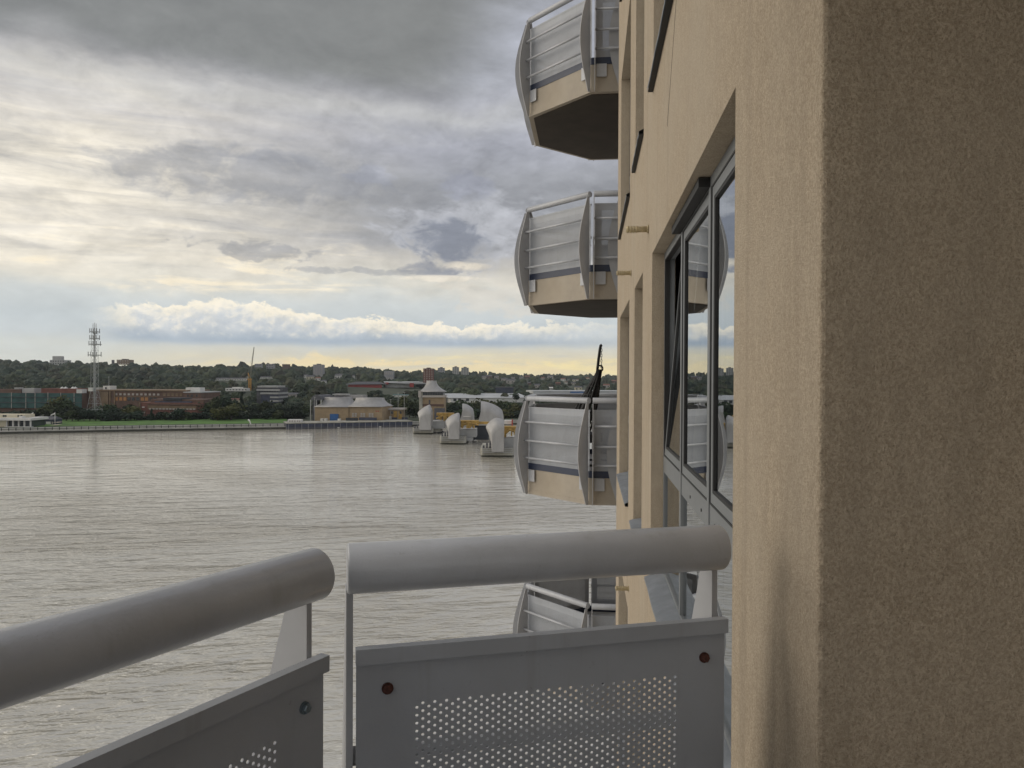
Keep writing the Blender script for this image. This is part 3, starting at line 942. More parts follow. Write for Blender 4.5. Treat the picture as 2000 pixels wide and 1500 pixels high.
flared(b, 613, 681, 625, 671, 794.8, 776.5, -1.2, 31)
flared(b, 679, 747, 687, 736, 793.8, 777, -1, 30)
b.box('ridge_vent', 634, 655, 775, 777.5, 12, 18, 'slate'); b.box('ridge_vent', 625, 654, 770.5, 773, 26, 34, 'lightgrey')
b.box('rear_roof', 625, 685, 773, 780, 30, 40, 'hood')
mb = MB(); cx, rr = b.x(613.5), 10.5 * D / FPX
for i in range(12):
    a0, a1 = PI * i / 12, PI * (i + 1) / 12
    z = b.z(782)
    mb.quad((cx + rr * math.cos(a0), 4, z + rr * math.sin(a0)), (cx + rr * math.cos(a1), 4, z + rr * math.sin(a1)), (cx + rr * math.cos(a1), 30, z + rr * math.sin(a1)), (cx + rr * math.cos(a0), 30, z + rr * math.sin(a0)), sm=True)
mb.raw([(cx + rr * math.cos(PI * i / 12), 4, b.z(782) + rr * math.sin(PI * i / 12)) for i in range(13)], [tuple(range(13))])
mb.build('barrel_canopy', M['slate'], b.o)
for px in (602.5, 614, 623.5): b.box('canopy_column', px, px + 1.4, 781, 824, 3, 3.8, 'lightgrey')
b.box('stair_frame', 604, 613, 783, 822, 6, 12, 'slate')
b.box('roller_door', 645, 661.5, 808, 821.5, -.5, -.01, 'bluep')
for px in (634, 641.5, 667.5): b.box('white_bin', px - 2.4, px + 2.4, 816.4, 821.5, -6, -3.5, 'whitep')
for cx_ in (692, 708.5, 724.5):
    for dx in (-2.6, 2.6):
        for py in (807.5, 811.8):
            b.windows([cx_ + dx], (py,), 4.0, 3.6, 'palewin', y=.35)
b.windows([734.5, 738.5], (802,), 2, 2, 'redp', y=.4, name='vent')
b.box('blue_panel', 704, 738, 814, 819, -3, -2.2, 'darkblue')
b.box('parked_van', 682, 703, 814.5, 820, -7, -4.2, 'gate')

b = Bld('gatehouse', 'small tan gatehouse with flat overhanging roof beside the barrier hall', 'gatehouse', 752, 790, 822, bankD(770) + 20)
b.box('wall', 754, 787, 800.5, 822, 0, 12, 'sand')
b.box('roof', 751.5, 790, 797.5, 800.4, -1.5, 13.5, 'palewin')
b.box('yellow_panel', 769, 775.5, 802.5, 818, -.3, -.01, 'yellow'); b.box('yellow_panel', 778, 785, 802.5, 818, -.3, -.012, 'yellow')
b.windows([765.5, 782.5], (805.5,), 4, 5, 'win', y=-.4)
b.box('white_door', 760.5, 764.5, 813, 820, -.4, -.013, 'whitep')
b.box('blue_panel', 766, 776, 815, 820.5, -2, -1.2, 'darkblue'); b.box('blue_panel', 786, 797, 814.5, 820.5, -3, -1.8, 'darkblue')
for px, yt, lab in ((763, 781, 'slim lamp mast in front of the tan gatehouse'), (777.5, 768, 'tall slim lamp mast right of the gatehouse door'), (789.5, 767, 'tall slim lamp mast at the right end of the gatehouse'), (614.5, 776, 'slim lamp mast at left corner of the barrier hall')):
    D = bankD(px) + 14; p = at(px, 824, D); k = D / FPX
    lm = thing('lamp_mast', lab, 'lamp post', p, YAW, 'slim lamp masts on the jetty')
    mb = MB(); mb.tube([(0, 0, -.5), (0, 0, (824 - yt) * k)], [.16, .10], 6); mb.build('pole', M['lightgrey'], lm)
    mb = MB(); mb.box(-.7, .7, -.2, .2, (824 - yt) * k, (824 - yt) * k + .25); mb.build('lamp_head', M['lightgrey'], lm)

# jetty in front
jt = Bld('jetty', 'dark steel jetty with pale deck along the barrier hall quay', 'jetty', 560, 806, 837.5, bankD(560) - 5, bankD(806) - 5)
jt.box('deck', 560, 806, 821.0, 822.4, 0, 22, 'concrete')
jt.box('fascia', 560, 806, 822.6, 829.5, .6, 20, 'darkblue')
jt.box('lower_beam', 560, 804, 829.5, 833.5, .2, 18, 'slate')
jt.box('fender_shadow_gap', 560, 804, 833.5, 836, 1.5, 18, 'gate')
for px in np.arange(563, 806, 12.2):
    jt.box('pile', px, px + .8, 822.8, 839, -.25, .19, 'tower')
for px in (657, 739): jt.box('white_buoy', px - 2, px + 2, 831, 832.8, -1.1, -.52, 'whitep')
hut = Bld('site_cabin', 'long white site cabin at the left end of the jetty', 'cabin', 562, 588, 826, bankD(575) + 6)
hut.box('wall', 562, 588, 819.4, 826, 0, 5, 'whitep')
hut.windows([566, 571, 576, 581, 585], (822.6,), 2.4, 3.2, 'palewin')

# ---- control tower with flared roof
b = Bld('control_tower', 'square control tower with flared silver roof above the barrier', 'tower', 817, 868, 822, bankD(840) + 10)
wy = 51 * b.D / FPX
b.box('shaft', 821, 867, 776, 822, 1, wy - 1, 'sand')
b.box('stair_shaft', 818.5, 825, 766, 822, -.5, 8, 'concrete')
b.box('gallery_slab', 818, 868, 772, 776, -.5, wy, 'palewin')
b.box('window_band', 822, 865, 765.4, 772, 2, wy - 2, 'win')
for i in range(9): b.box('mullion', 824 + i * 4.9, 824.7 + i * 4.9, 765.2, 772, 1.7, 1.99, 'slate')
o = flared(b, 817.5, 868.5, 831, 849, 765.4, 743.5, -.8, wy + .4)
b.box('parapet_wall', 817, 822, 763, 776, -.9, 0, 'palewin')
b.box('window', 837, 840, 781, 789, .6, 1.2, 'slate'); b.box('base_block', 849, 868, 797, 822, -3, 3, 'slate')
b.box('plinth_band', 820, 867, 789, 793, .5, .99, 'brick')

# ---- barrier piers
def hood(parent, O, K, B, D, cx, b, name='hood'):
    """silver hood: roof sheet from the ridge line O down to the crease K, wall sheet from K to the foot B; mirrored behind"""
    k = D / FPX; n = 26; yb = parent['yb']
    def res(c, t):
        u = t * (len(c) - 1); i = min(int(u), len(c) - 2); f = u - i
        return (c[i][0] + (c[i + 1][0] - c[i][0]) * f, c[i][1] + (c[i + 1][1] - c[i][1]) * f)
    def sm(c, t):
        q = [res(c, min(1, max(0, t + d))) for d in (-.04, -.02, 0, .02, .04)]
        return (sum(a for a, _ in q) / 5, sum(b_ for _, b_ in q) / 5)
    def P3(p, y): return ((p[0] - cx) * k, y, (yb - p[1]) * k)
    mb = MB(); mr, mw = 6, 4
    for side in (-1, 1):
        for part in (0, 1):
            m = mr if part == 0 else mw
            P = []
            for i in range(n + 1):
                t = i / n
                o, kk, bb = sm(O, t), sm(K, t), sm(B, t)
                for j in range(m + 1):
                    v = j / m
                    if part == 0:
                        p = (o[0] + (kk[0] - o[0]) * v, o[1] + (kk[1] - o[1]) * (v * .72 + .28 * v * v)); y = b * (.04 + .96 * math.sin(v * PI / 2) ** .9)
                    else:
                        p = (kk[0] + (bb[0] - kk[0]) * v, kk[1] + (bb[1] - kk[1]) * v); y = b * (1 + .10 * v * v)
                    P.append(P3(p, side * y))
            F = [(i * (m + 1) + j, (i + 1) * (m + 1) + j, (i + 1) * (m + 1) + j + 1, i * (m + 1) + j + 1) for i in range(n) for j in range(m)]
            if side > 0: F = [tuple(reversed(f)) for f in F]
            mb.raw(P, F, True)
    for t in (0, 1):
        o, kk, bb = sm(O, t), sm(K, t), sm(B, t)
        mb.quad(P3(kk, -b), P3(kk, b), P3(bb, b * 1.1), P3(bb, -b * 1.1))
        mb.quad(P3(o, -b * .04), P3(o, b * .04), P3(kk, b), P3(kk, -b))
    return mb.build(name, M['hood'], parent)


def pier(px0, px1, yw, ydeck, label, hoods, boxes):
    D = onz((px0 + px1) / 2, yw, 0).dot(FWD); k = D / FPX; cx = (px0 + px1) / 2
    p = onz(cx, yw, 0)
    o = thing('barrier_pier', label, 'barrier pier', p, YAW, 'silver hooded piers of the flood barrier')
    o['yb'] = yw
    w = (px1 - px0) * k; zd = (yw - ydeck) * k; Lb = 26
    mb = MB(); nose = 3
    mb.prism([(-w / 2, 0), (-w / 2 + nose * .3, -nose * .6), (w / 2 - nose * .3, -nose * .6), (w / 2, 0), (w / 2, Lb), (-w / 2, Lb)], .8, zd)
    mb.build('base', M['concrete'], o)
    mb = MB(); mb.prism([(-w / 2 + .2, .2), (-w / 2 + nose * .3, -nose * .6 + .25), (w / 2 - nose * .3, -nose * .6 + .25), (w / 2 - .2, .2), (w / 2 - .2, Lb), (-w / 2 + .2, Lb)], -2, .8)
    mb.build('tide_band', M['tide'], o)
    for i in range(3):
        mb = MB(); z = 1.6 + (zd - 1.6) * (i + .5) / 3
        mb.box(-w / 2 + .6, w / 2 - .6, -nose * .6 - .35, -nose * .6 - .003, z, z + .35); mb.build('fender_rail', M['lightgrey'], o)
    for h_ in hoods: hood(o, h_[0], h_[1], h_[2], D, cx, h_[3])
    for (nm, a, c, yt, yb_, y0, y1, m) in boxes:
        mb = MB(); mb.box((a - cx) * k, (c - cx) * k, y0, y1, (yw - yb_) * k, (yw - yt) * k); mb.build(nm, M[m], o)
    # small deck machinery
    for i in range(4):
        mb = MB(); x = -w / 2 + 1 + i * 1.5; hgt = 1.2 + (i * 37 % 5) * .5
        mb.box(x, x + .8, -1.2, 1, zd, zd + hgt); mb.build('deck_machine', M['slate'], o)
    mb = MB()
    for i in range(9):
        x = -w / 2 + .3 + (w - .6) * i / 8; mb.bar((x, -1.5, zd), (x, -1.5, zd + 1.1), .08)
    mb.bar((-w / 2 + .3, -1.5, zd + 1.1), (w / 2 - .3, -1.5, zd + 1.1), .08); mb.build('deck_railing', M['lightgrey'], o)
    return o, D, k, cx


def machinery(o, k, cx, yw, px0, px1, yt, yb, y0, y1, name='lifting_arm'):
    mb = MB(); X = lambda q: (q - cx) * k; Z = lambda q: (yw - q) * k
    h = yb - yt; w = px1 - px0; rr = random.Random(int(px0))
    mb.box(X(px0), X(px1), y0, y1, Z(yt + h * .42), Z(yt + h * .10))
    mb.bar((X(px0), y0 - .6, Z(yt + h * .75)), (X(px0 + w * .5), y0 - .6, Z(yt + h * .30)), 1.1)
    mb.bar((X(px0 + w * .45), y0 - .7, Z(yt + h * .32)), (X(px1), y0 - .7, Z(yt + h * .60)), .9)
    for i in range(7):
        f = rr.random() * .82; z0 = rr.uniform(.3, .7)
        mb.box(X(px0 + w * f), X(px0 + w * (f + rr.uniform(.06, .17))), y0 - rr.uniform(.2, 1.6), y1 - .5, Z(yb - h * rr.uniform(0, .25)), Z(yt + h * z0 * .5))
    return mb.build(name, M['yellow'], o)


o, D, k, cx = pier(938.5, 1004, 892, 875, 'nearest silver hooded barrier pier, partly behind the balcony edge',
    [([(985, 822), (979, 817), (966, 815.5), (957, 822), (947.5, 833), (952, 843), (957, 856), (960, 868), (960.5, 880)], [(985, 833), (980, 834), (974, 836), (968, 841), (963, 848), (961.8, 854), (961, 861), (960.8, 870), (961, 880)], [(985, 880), (980, 880), (974, 880), (968, 880), (963, 880), (961.8, 880), (961, 880), (960.8, 880), (961, 880)], 5.5)],
    [('machine_house', 972, 1006, 857, 878.5, 3, 16, 'lightgrey'), ('red_hatch', 968, 978, 873, 878.6, -.5, 2, 'redp'), ('pale_roof', 984, 999, 824.5, 832, 14, 20, 'whitep'), ('red_post', 999, 1001.5, 822, 838, 12, 14, 'redp')])
machinery(o, k, cx, 892, 983, 1010, 832, 857, 6, 11)
o, D, k, cx = pier(859, 910, 867.5, 852, 'middle silver hooded barrier pier with yellow lifting arm',
    [([(898.5, 812), (896.5, 806), (893, 806), (880, 811), (869, 822), (872, 831), (876, 841), (877, 850), (877, 856)], [(898.5, 822), (894, 822), (888, 824), (882, 829), (879, 836), (878, 842), (877.7, 847), (877.6, 852), (878, 856)], [(898.5, 856), (894, 856), (888, 856), (882, 856), (879, 856), (878, 856), (877.7, 856), (877.6, 856), (878, 856)], 6)],
    [('machine_house', 890, 929, 840, 855.5, 6, 20, 'lightgrey'), ('low_wing', 908, 922, 856, 862, 4, 14, 'lightgrey'), ('dark_gate', 918, 952, 836, 866, 24, 27, 'gate'), ('gate_top', 924, 950, 832, 836, 23, 28, 'lightgrey')])
machinery(o, k, cx, 867.5, 897, 934, 821, 838, 6, 12)
mb = MB(); mb.box((930 - cx) * k, (960 - cx) * k, 8, 10, (867.5 - 830) * k, (867.5 - 825) * k); mb.build('lifting_beam', M['yellow'], o)
o, D, k, cx = pier(806.5, 846, 847.5, 836.5, 'farthest silver hooded barrier pier, in front of the control tower',
    [([(844, 800), (840, 790), (837, 790.5), (826, 796), (814.5, 806), (818, 813), (820.5, 820), (821, 828), (821, 838)], [(844, 806), (840, 807), (834, 808), (828, 811), (823, 816), (822, 821), (821.5, 826), (821.5, 831), (821.8, 838)], [(844, 838), (840, 838), (834, 838), (828, 838), (823, 838), (822, 838), (821.5, 838), (821.5, 838), (821.8, 838)], 6.5)],
    [('machine_house', 822, 866, 823.5, 838, 5, 20, 'lightgrey'), ('low_wing', 844, 860, 838, 845, 6, 16, 'concrete'), ('dark_gap', 852, 862, 845, 848.5, 8, 16, 'gate')])
machinery(o, k, cx, 847.5, 850, 884, 806, 823, 8, 14)
o, D, k, cx = pier(931, 984, 850, 836, 'largest silver hood standing behind the nearest barrier pier',
    [([(938.5, 783), (950, 784.5), (962, 788.5), (973, 794), (981, 801), (983.5, 812), (984, 825)], [(939, 803), (948, 803), (958, 805), (967, 809), (975, 815), (980, 824), (982, 832)], [(930, 838), (941, 838), (951, 838), (961, 838), (970, 838), (977, 838), (983, 838)], 7)], [])
o, D, k, cx = pier(897, 927, 846, 836, 'small silver hood between the middle pier and the largest hood',
    [([(902.5, 788), (907, 788.3), (912, 789.5), (918, 793), (924, 798), (926, 808), (927, 824)], [(904, 801), (908, 801), (913, 802), (918, 804.5), (921, 808), (923, 815), (925, 828)], [(896, 837), (903, 837), (909, 837), (914, 837), (919, 837), (923, 837), (927, 837)], 6.5)], [('red_stripe', 906, 920, 812, 813.2, -7.3, -6, 'whitep')])

# ---- warehouses, stadium, towers, houses
b = Bld('warehouse', 'long pale grey roofed warehouse right of the control tower', 'warehouse', 872, 1030, 786, 900, 930)
b.box('wall', 880, 1030, 776, 786, 0, 40, 'whitep')
mb = MB(); x0, x1 = b.x(876), b.x(1034); mb.raw([(x0, -1, b.z(776.5)), (x1, -1, b.z(776.5)), (x1, 42, b.z(769)), (x0, 42, b.z(769)), (x0, 42, b.z(776.5)), (x1, 42, b.z(776.5))], [(0, 1, 2, 3), (3, 2, 5, 4), (0, 3, 4), (1, 5, 2)])
mb.build('roof', M['greyroof'], b.o)
b.windows([888, 897, 912], (780,), 6, 5, 'win', name='loading_door')
b = Bld('warehouse', 'wide pale warehouse seen just above the balcony handrail', 'warehouse', 1040, 1230, 782, 980, 1000)
b.box('wall', 1042, 1230, 768.5, 782, 0, 50, 'slate')
b.box('fascia', 1041, 1231, 763, 768.5, -1, 51, 'greyroof')
b.box('blue_stripe', 1112, 1150, 764.5, 767.2, -1.3, -1.01, 'bluep')
b = Bld('dark_shed', 'dark blue shed with flat roof in front of the wooded slope', 'shed', 968, 1004, 768, 1300)
b.box('wall', 968, 1004, 757, 768, 0, 25, 'darkblue'); b.box('roof', 967, 1005, 756, 757, -1, 26, 'slate')

b = Bld('football_stadium', 'low grey roofed stadium with red ends on the far plain', 'stadium', 676, 832, 764, 1400, 1430)
b.box('stand', 680, 745, 751, 764, 0, 40, 'redp')
mb = MB(); x0, x1 = b.x(674), b.x(756); xa, xb = b.x(696), b.x(740)
mb.raw([(x0, -3, b.z(751)), (x1, -3, b.z(750)), (x1, 42, b.z(750)), (x0, 42, b.z(751)), (xa, 8, b.z(745.5)), (xb, 8, b.z(745.5)), (xb, 30, b.z(745.5)), (xa, 30, b.z(745.5))],
       [(0, 1, 5, 4), (1, 2, 6, 5), (2, 3, 7, 6), (3, 0, 4, 7), (4, 5, 6, 7), (3, 2, 1, 0)]); mb.build('roof', M['slate'], b.o)
b.box('far_stand', 752, 808, 750, 757, 10, 40, 'lightgrey')
mb = MB(); mb.raw([(b.x(750), 4, b.z(746.5)), (b.x(832), 4, b.z(746)), (b.x(832), 4, b.z(749.5)), (b.x(806), 4, b.z(750)), (b.x(750), 4, b.z(747.5)), (b.x(750), 44, b.z(745)), (b.x(832), 44, b.z(745))],
       [(0, 1, 6, 5), (0, 4, 3, 2, 1)]); mb.build('stand_roof', M['greyroof'], b.o)
b.box('red_end', 800, 808, 748, 756, 2, 12, 'redp'); b.box('red_end', 752, 758, 746.5, 751, 2.5, 12, 'redp', )
for px in (704, 722): b.box('red_pillar', px, px + 3, 752, 764, -.8, -.01, 'redp')


def tower(px0, px1, yt, yb, D, m, label, wm='win', nx=4, ny=8, pent=True, name='tower_block'):
    b = Bld(name, label, 'tower block' if name == 'tower_block' else 'building', px0, px1, yb, D)
    w = b.w
    CLEAR.append((px0, px1, yt, yb - (yb - yt) * .3, D))
    b.box('wall', px0, px1, yt, yb, 0, w * .8, m)
    if pent: b.box('roof_plant', px0 + (px1 - px0) * .3, px0 + (px1 - px0) * .7, yt - 1.6, yt, w * .2, w * .6, 'slate')
    if nx:
        dx, dy = (px1 - px0) / nx, (yb - yt) / ny
        b.windows([px0 + dx * (i + .5) for i in range(nx)], [yt + dy * (j + .5) for j in range(ny)], dx * .5, dy * .45, wm, y=-.25)
    return b


tower(611.5, 630.5, 712, 737, 1900, 'tower', 'grey tower block standing on the wooded slope', 'palewin', 4, 9)
tower(826.5, 846, 719.5, 748, 1250, 'redbrick', 'brown and white brick tower block behind the control tower', 'palewin', 4, 8)
for px in (828.2, 836.3, 844): pass
tower(97, 126, 703, 712, 2450, 'lightgrey', 'broad pale hilltop building poking above the left treeline', 'win', 6, 2, False, 'hilltop_building').box('upper_block', 101, 118, 695.5, 703, 4, 20, 'lightgrey')
tower(228, 252, 702.5, 712, 2450, 'brickband', 'squat hilltop block right of the mast on the skyline', 'palewin', 5, 2, True, 'hilltop_building')
tower(218, 222, 703, 711, 2450, 'slate', 'narrow dark stub beside the squat hilltop block', None, 0, 1, False, 'hilltop_building')
tower(497.5, 510, 710.5, 720, 2300, 'tower', 'leftmost of three small dark blocks on the skyline right of the crane', 'slate', 3, 2, False)
tower(520, 534, 711, 720, 2320, 'tower', 'middle of three small dark blocks on the skyline right of the crane', 'slate', 3, 2, False)
tower(551, 564, 711.2, 720, 2340, 'brick', 'rightmost of three small dark blocks on the skyline right of the crane', 'slate', 3, 2, False)
tower(883.5, 896, 717, 731, 2500, 'lightgrey', 'pale tower block, left of the pair on the right hand hill', 'win', 3, 6)
tower(901, 915, 718, 732, 2500, 'lightgrey', 'pale tower block, right of the pair on the right hand hill', 'win', 3, 6)
tower(855, 868, 718.5, 728, 2600, 'tower', 'small grey block on the ridge behind the control tower roof', 'win', 3, 3)
tower(750, 768, 724.5, 744, 2000, 'tower', 'grey college block with white columns among trees', 'palewin', 5, 2, False)

# office block with stepped floors
b = Bld('office_block', 'stepped dark glass office block with pale floor bands', 'office block', 497, 546, 790, 800)
b.box('wall', 500, 546, 757, 790, 2, 30, 'slate'); b.box('lower_wing', 512, 546, 769, 790, -4, 1.99, 'darkblue')
for py, xa, xb in ((753.5, 502, 541), (760, 500, 546), (766.5, 511, 547), (774, 530, 547), (781, 530, 547)): b.box('floor_band', xa, xb, py, py + 3.2, -4.6 if py > 764 else 1.2, 29, 'lightgrey')
b.windows([506 + 5 * i for i in range(8)], (764.6,), 3.4, 2.4, 'win', y=1.8)
b = Bld('white_terrace', 'long low white terrace with parapet among trees left of crane', 'terrace', 440, 482, 764, 1000)
b.box('wall', 440, 482, 758, 764, 0, 12, 'whitep'); b.box('upper_storey', 452, 470, 756, 758, 2, 10, 'whitep'); b.windows([444 + 6 * i for i in range(7)], (761,), 3, 2, 'slate', y=-.1)


def house(px, yb, wpx, hpx, D, m, rm, label, group=None, n=2):
    D = groundD(px, yb)
    b = Bld('house', label, 'house', px - wpx / 2, px + wpx / 2, yb, D, group=group)
    CLEAR.append((px - wpx / 2, px + wpx / 2, yb - hpx, yb - hpx * .25, D))
    b.box('wall', px - wpx / 2, px + wpx / 2, yb - hpx * .65, yb + 6, 0, b.w * .8, m)
    x0, x1 = -.4, b.w + .4; z0, z1 = b.z(yb - hpx * .65), b.z(yb - hpx)
    mb = MB(); d = b.w * .8
    mb.raw([(x0, -.4, z0), (x1, -.4, z0), (x1, d + .4, z0), (x0, d + .4, z0), (x0, d / 2, z1), (x1, d / 2, z1)], [(0, 1, 5, 4), (1, 2, 5), (2, 3, 4, 5), (3, 0, 4), (3, 2, 1, 0)])
    mb.build('roof', M[rm], b.o)
    b.windows([px - wpx / 2 + wpx * (i + .5) / n for i in range(n)], (yb - hpx * .32,), wpx / n * .4, hpx * .25, 'win', y=-.1)
    return b


GH = 'pale houses in the terrace on the slope behind the crane'
for i, px in enumerate(np.arange(424, 484, 9.5)): house(px, 743, 8.6, 5.5, 1700, 'whitep', 'slate', 'white terraced house on the slope, %s to the left of the crane' % ORD[6 - i], GH, 2)
for i, px in enumerate(np.arange(509, 530, 6.8)): house(px, 739.5, 6.4, 4.5, 1800, 'whitep', 'slate', 'white terraced house on the slope, %s to the right of the crane' % ORD[i], GH, 2)
house(661, 740, 15, 10, 1500, 'whitep', 'slate', 'square white house standing alone left of the stadium', None, 3)
house(606, 741, 16, 8, 1600, 'creamp', 'slate', 'cream house below the grey tower block', None, 3)
house(621, 743, 10, 7, 1580, 'whitep', 'tile', 'white house with tiled roof right below the grey tower block', None)
house(597, 738, 7, 7, 1620, 'whitep', 'slate', 'small white house left of the grey tower block', None)
house(632, 748, 9, 6, 1500, 'whitep', 'slate', 'low white house below and right of the grey tower block', None)
house(690, 738, 5, 6, 1700, 'whitep', 'slate', 'tiny white house in the trees above the stadium roof', None)
house(559, 776, 40, 9, 780, 'palewin', 'slate', 'long pale shed with shallow roof right of the office block', None, 6)
house(540, 784, 26, 6, 740, 'whitep', 'greyroof', 'white shed with bright roof among trees below the office block', None, 4)
house(457, 786, 24, 8, 640, 'creamp', 'tile', 'cream cottage with tiled roof behind the olive tree', None)
house(782, 775, 30, 5, 900, 'whitep', 'teal', 'low green roofed shed left of the control tower', None, 4)
GR = 'small houses scattered over the right hand hillside'
k_ = 0
HS = [(1018, 733, 7, 'palewin', 'slate'), (1030, 735.5, 10, 'brick', 'tile'), (1002, 741, 8, 'palewin', 'slate'), (1075, 733.5, 11, 'palewin', 'slate'), (1100, 744, 9, 'whitep', 'tile'), (1110, 743, 5, 'palewin', 'slate'), (1122, 745, 8, 'creamp', 'slate'), (1106, 749, 5, 'whitep', 'tile'), (1090, 752, 9, 'brick', 'tile'), (1127, 744, 6, 'whitep', 'tile'), (1147, 742, 8, 'creamp', 'tile'), (1120, 751, 8, 'palewin', 'slate'), (1185, 757, 12, 'palewin', 'tile'), (1050, 757, 12, 'palewin', 'slate'), (1035, 752, 10, 'brick', 'slate'), (1076, 761, 8, 'whitep', 'whitep'), (1130, 762, 14, 'creamp', 'slate'), (1200, 748, 10, 'brick', 'tile'), (985, 745, 12, 'palewin', 'slate'), (997, 749, 16, 'palewin', 'slate'), (970, 733, 9, 'palewin', 'slate'), (945, 734, 9, 'palewin', 'slate'), (955, 727, 12, 'brick', 'slate'), (1060, 741, 7, 'palewin', 'tile'), (1165, 752, 9, 'palewin', 'tile')]
for q, kind in ((0, 'pale walled'), (1, 'brick')):
    rowh = sorted([h for h in HS if (h[3] == 'brick') == bool(q)])
    for i, (px, yb, w, m, rm) in enumerate(rowh):
        house(px, max(yb, 739.5), w, w * .5 + 1.2, 0, m, rm, 'small %s house with %s roof, %s from the left on the right hand hillside' % (kind, {'slate': 'slate', 'tile': 'red', 'whitep': 'white'}[rm], (ORD + ['thirteenth', 'fourteenth', 'fifteenth', 'sixteenth', 'seventeenth', 'eighteenth', 'nineteenth', 'twentieth'])[i]), 'small houses on the right hand hillside')

# ------------------------------------------------------------------ woodland between and behind the buildings
spots = []
for _ in range(6500):
    px = rng.uniform(-420, 1420)
    b, rd = bankD(px), interp(RD, px)
    # even cover as seen along the slope
    f = rng.uniform(0, 1) ** 1.35
    D = b + 190 + (rd + 120 - b - 190) * f
    p = at(px, 750, D)
    r = rng.uniform(3.6, 9.5) * (.8 if px > 950 else 1) * (1 + .3 * (D > 1500)); h = r * rng.uniform(1.5, 2.2)
    if px > 560 and D < 900: h *= .55; r *= .8
    if D > rd - 60: h *= rng.choice([.8, 1.0, 1.25])
    zt_ = ground_z(px, D) + h * .9; yt_ = hor(px) - (zt_ - H) * FPX / D; rp = r * FPX / D
    if any(D < c[4] + 30 and px + rp * .7 > c[0] and px - rp * .7 < c[1] and yt_ < c[3] for c in CLEAR): continue
    spots.append((p.x, p.y, ground_z(px, D) - h * .12, r, h, D < 1100))
woods('woodland', spots)


# ================================================================== the apartment tower
FX = .3815                                  # facade plane
Y0, Y1 = 1.329, 11.0                        # bay between the two recesses
ST = 3.05
tower_o = thing('apartment_tower', 'sand coloured roughcast apartment tower filling the right side', 'apartment building')
WINS = [(2.10, 4.853, .075), (5.707, 6.753, .16), (7.648, 9.99, .11)]
SILL, HEAD = -1.24, .775
KS = list(range(-4, 4))
ZB, ZT = 4.0, H + 11.5
ys = sorted([Y0 + .008, Y1] + [v for w in WINS for v in w[:2]])
zs = sorted([ZB, ZT] + [H + k * ST + q for k in KS for q in (SILL, HEAD)])
mb = MB()


def is_win(y, z):
    return any(a < y < b for a, b, _ in WINS) and any(H + k * ST + SILL < z < H + k * ST + HEAD for k in KS)


for y, y2 in zip(ys, ys[1:]):
    for z, z2 in zip(zs, zs[1:]):
        if not is_win((y + y2) / 2, (z + z2) / 2):
            mb.quad((FX, y2, z), (FX, y, z), (FX, y, z2), (FX, y2, z2))
for a, b_, dep in WINS:
    for kk in KS:
        z0, z1 = H + kk * ST + SILL, H + kk * ST + HEAD
        d = dep + .07
        mb.quad((FX, a, z0), (FX + d, a, z0), (FX + d, a, z1), (FX, a, z1))
        mb.quad((FX, b_, z1), (FX + d, b_, z1), (FX + d, b_, z0), (FX, b_, z0))
        mb.quad((FX, a, z1), (FX + d, a, z1), (FX + d, b_, z1), (FX, b_, z1))
        mb.quad((FX, b_, z0), (FX + d, b_, z0), (FX + d, a, z0), (FX, a, z0))
# rough arris at the corner beside the viewer
XB = 3.2
nz = 520; za, zc_ = H - 3.2, H + 3.2
def ragged(z): return .0010 * math.sin(z * 511.7) * math.sin(z * 197.1) + .0022 * (rng.random() - .5)
prof = []
for i in range(nz + 1):
    z = za + (zc_ - za) * i / nz
    j1, j2 = ragged(z), ragged(z)
    prof.append(((FX, Y0 + .008, z), (FX + .0015 + j1 * .5, Y0 + .003 + j2, z), (FX + .004 + j1, Y0 + .0012 + j2 * .5, z), (FX + .009, Y0, z)))
for p, q in zip(prof, prof[1:]):
    for c in range(3): mb.quad(p[c + 1], p[c], q[c], q[c + 1])
for (z0, z1) in ((ZB, za), (zc_, ZT)):
    mb.quad((FX + .009, Y0, z0), (FX, Y0 + .008, z0), (FX, Y0 + .008, z1), (FX + .009, Y0, z1))
# recess beside the viewer, bay ends, roof and back
YN = -2.3
mb.quad((XB, Y0, ZB), (FX + .009, Y0, ZB), (FX + .009, Y0, ZT), (XB, Y0, ZT))
mb.quad((XB, Y0, ZB), (XB, Y0, ZT), (XB, YN, ZT), (XB, YN, ZB))
mb.quad((FX, Y1, ZB), (FX, Y1, ZT), (XB, Y1, ZT), (XB, Y1, ZB))
mb.quad((XB, Y1, ZB), (XB, Y1, ZT), (XB, 16, ZT), (XB, 16, ZB))
mb.quad((XB, 16, ZB), (XB, 16, ZT), (14, 16, ZT), (14, 16, ZB))
mb.quad((14, 16, ZB), (14, 16, ZT), (14, YN, ZT), (14, YN, ZB))
mb.quad((14, YN, ZB), (14, YN, ZT), (XB, YN, ZT), (XB, YN, ZB))
mb.quad((XB, YN, ZT), (14, YN, ZT), (14, Y0, ZT), (XB, Y0, ZT))
mb.quad((FX, Y0, ZT), (14, Y0, ZT), (14, Y1, ZT), (FX, Y1, ZT))
mb.quad((XB, Y1, ZT), (14, Y1, ZT), (14, 16, ZT), (XB, 16, ZT))
mb.build('wall', M['render'], tower_o)
# rooms behind the windows: floors and a back wall
mb = MB()
mb.box(XB - .3, XB - .02, Y0 + .2, Y1 - .2, ZB, ZT - .3)
for kk in KS: mb.box(FX + .30, XB - .3, Y0 + .2, Y1 - .2, H + kk * ST - 1.85, H + kk * ST - 1.5)
for yy in (5.2, 7.2): mb.box(FX + .30, XB - .3, yy, yy + .1, ZB, ZT - .3)
mb.build('interior', M['room'], tower_o)


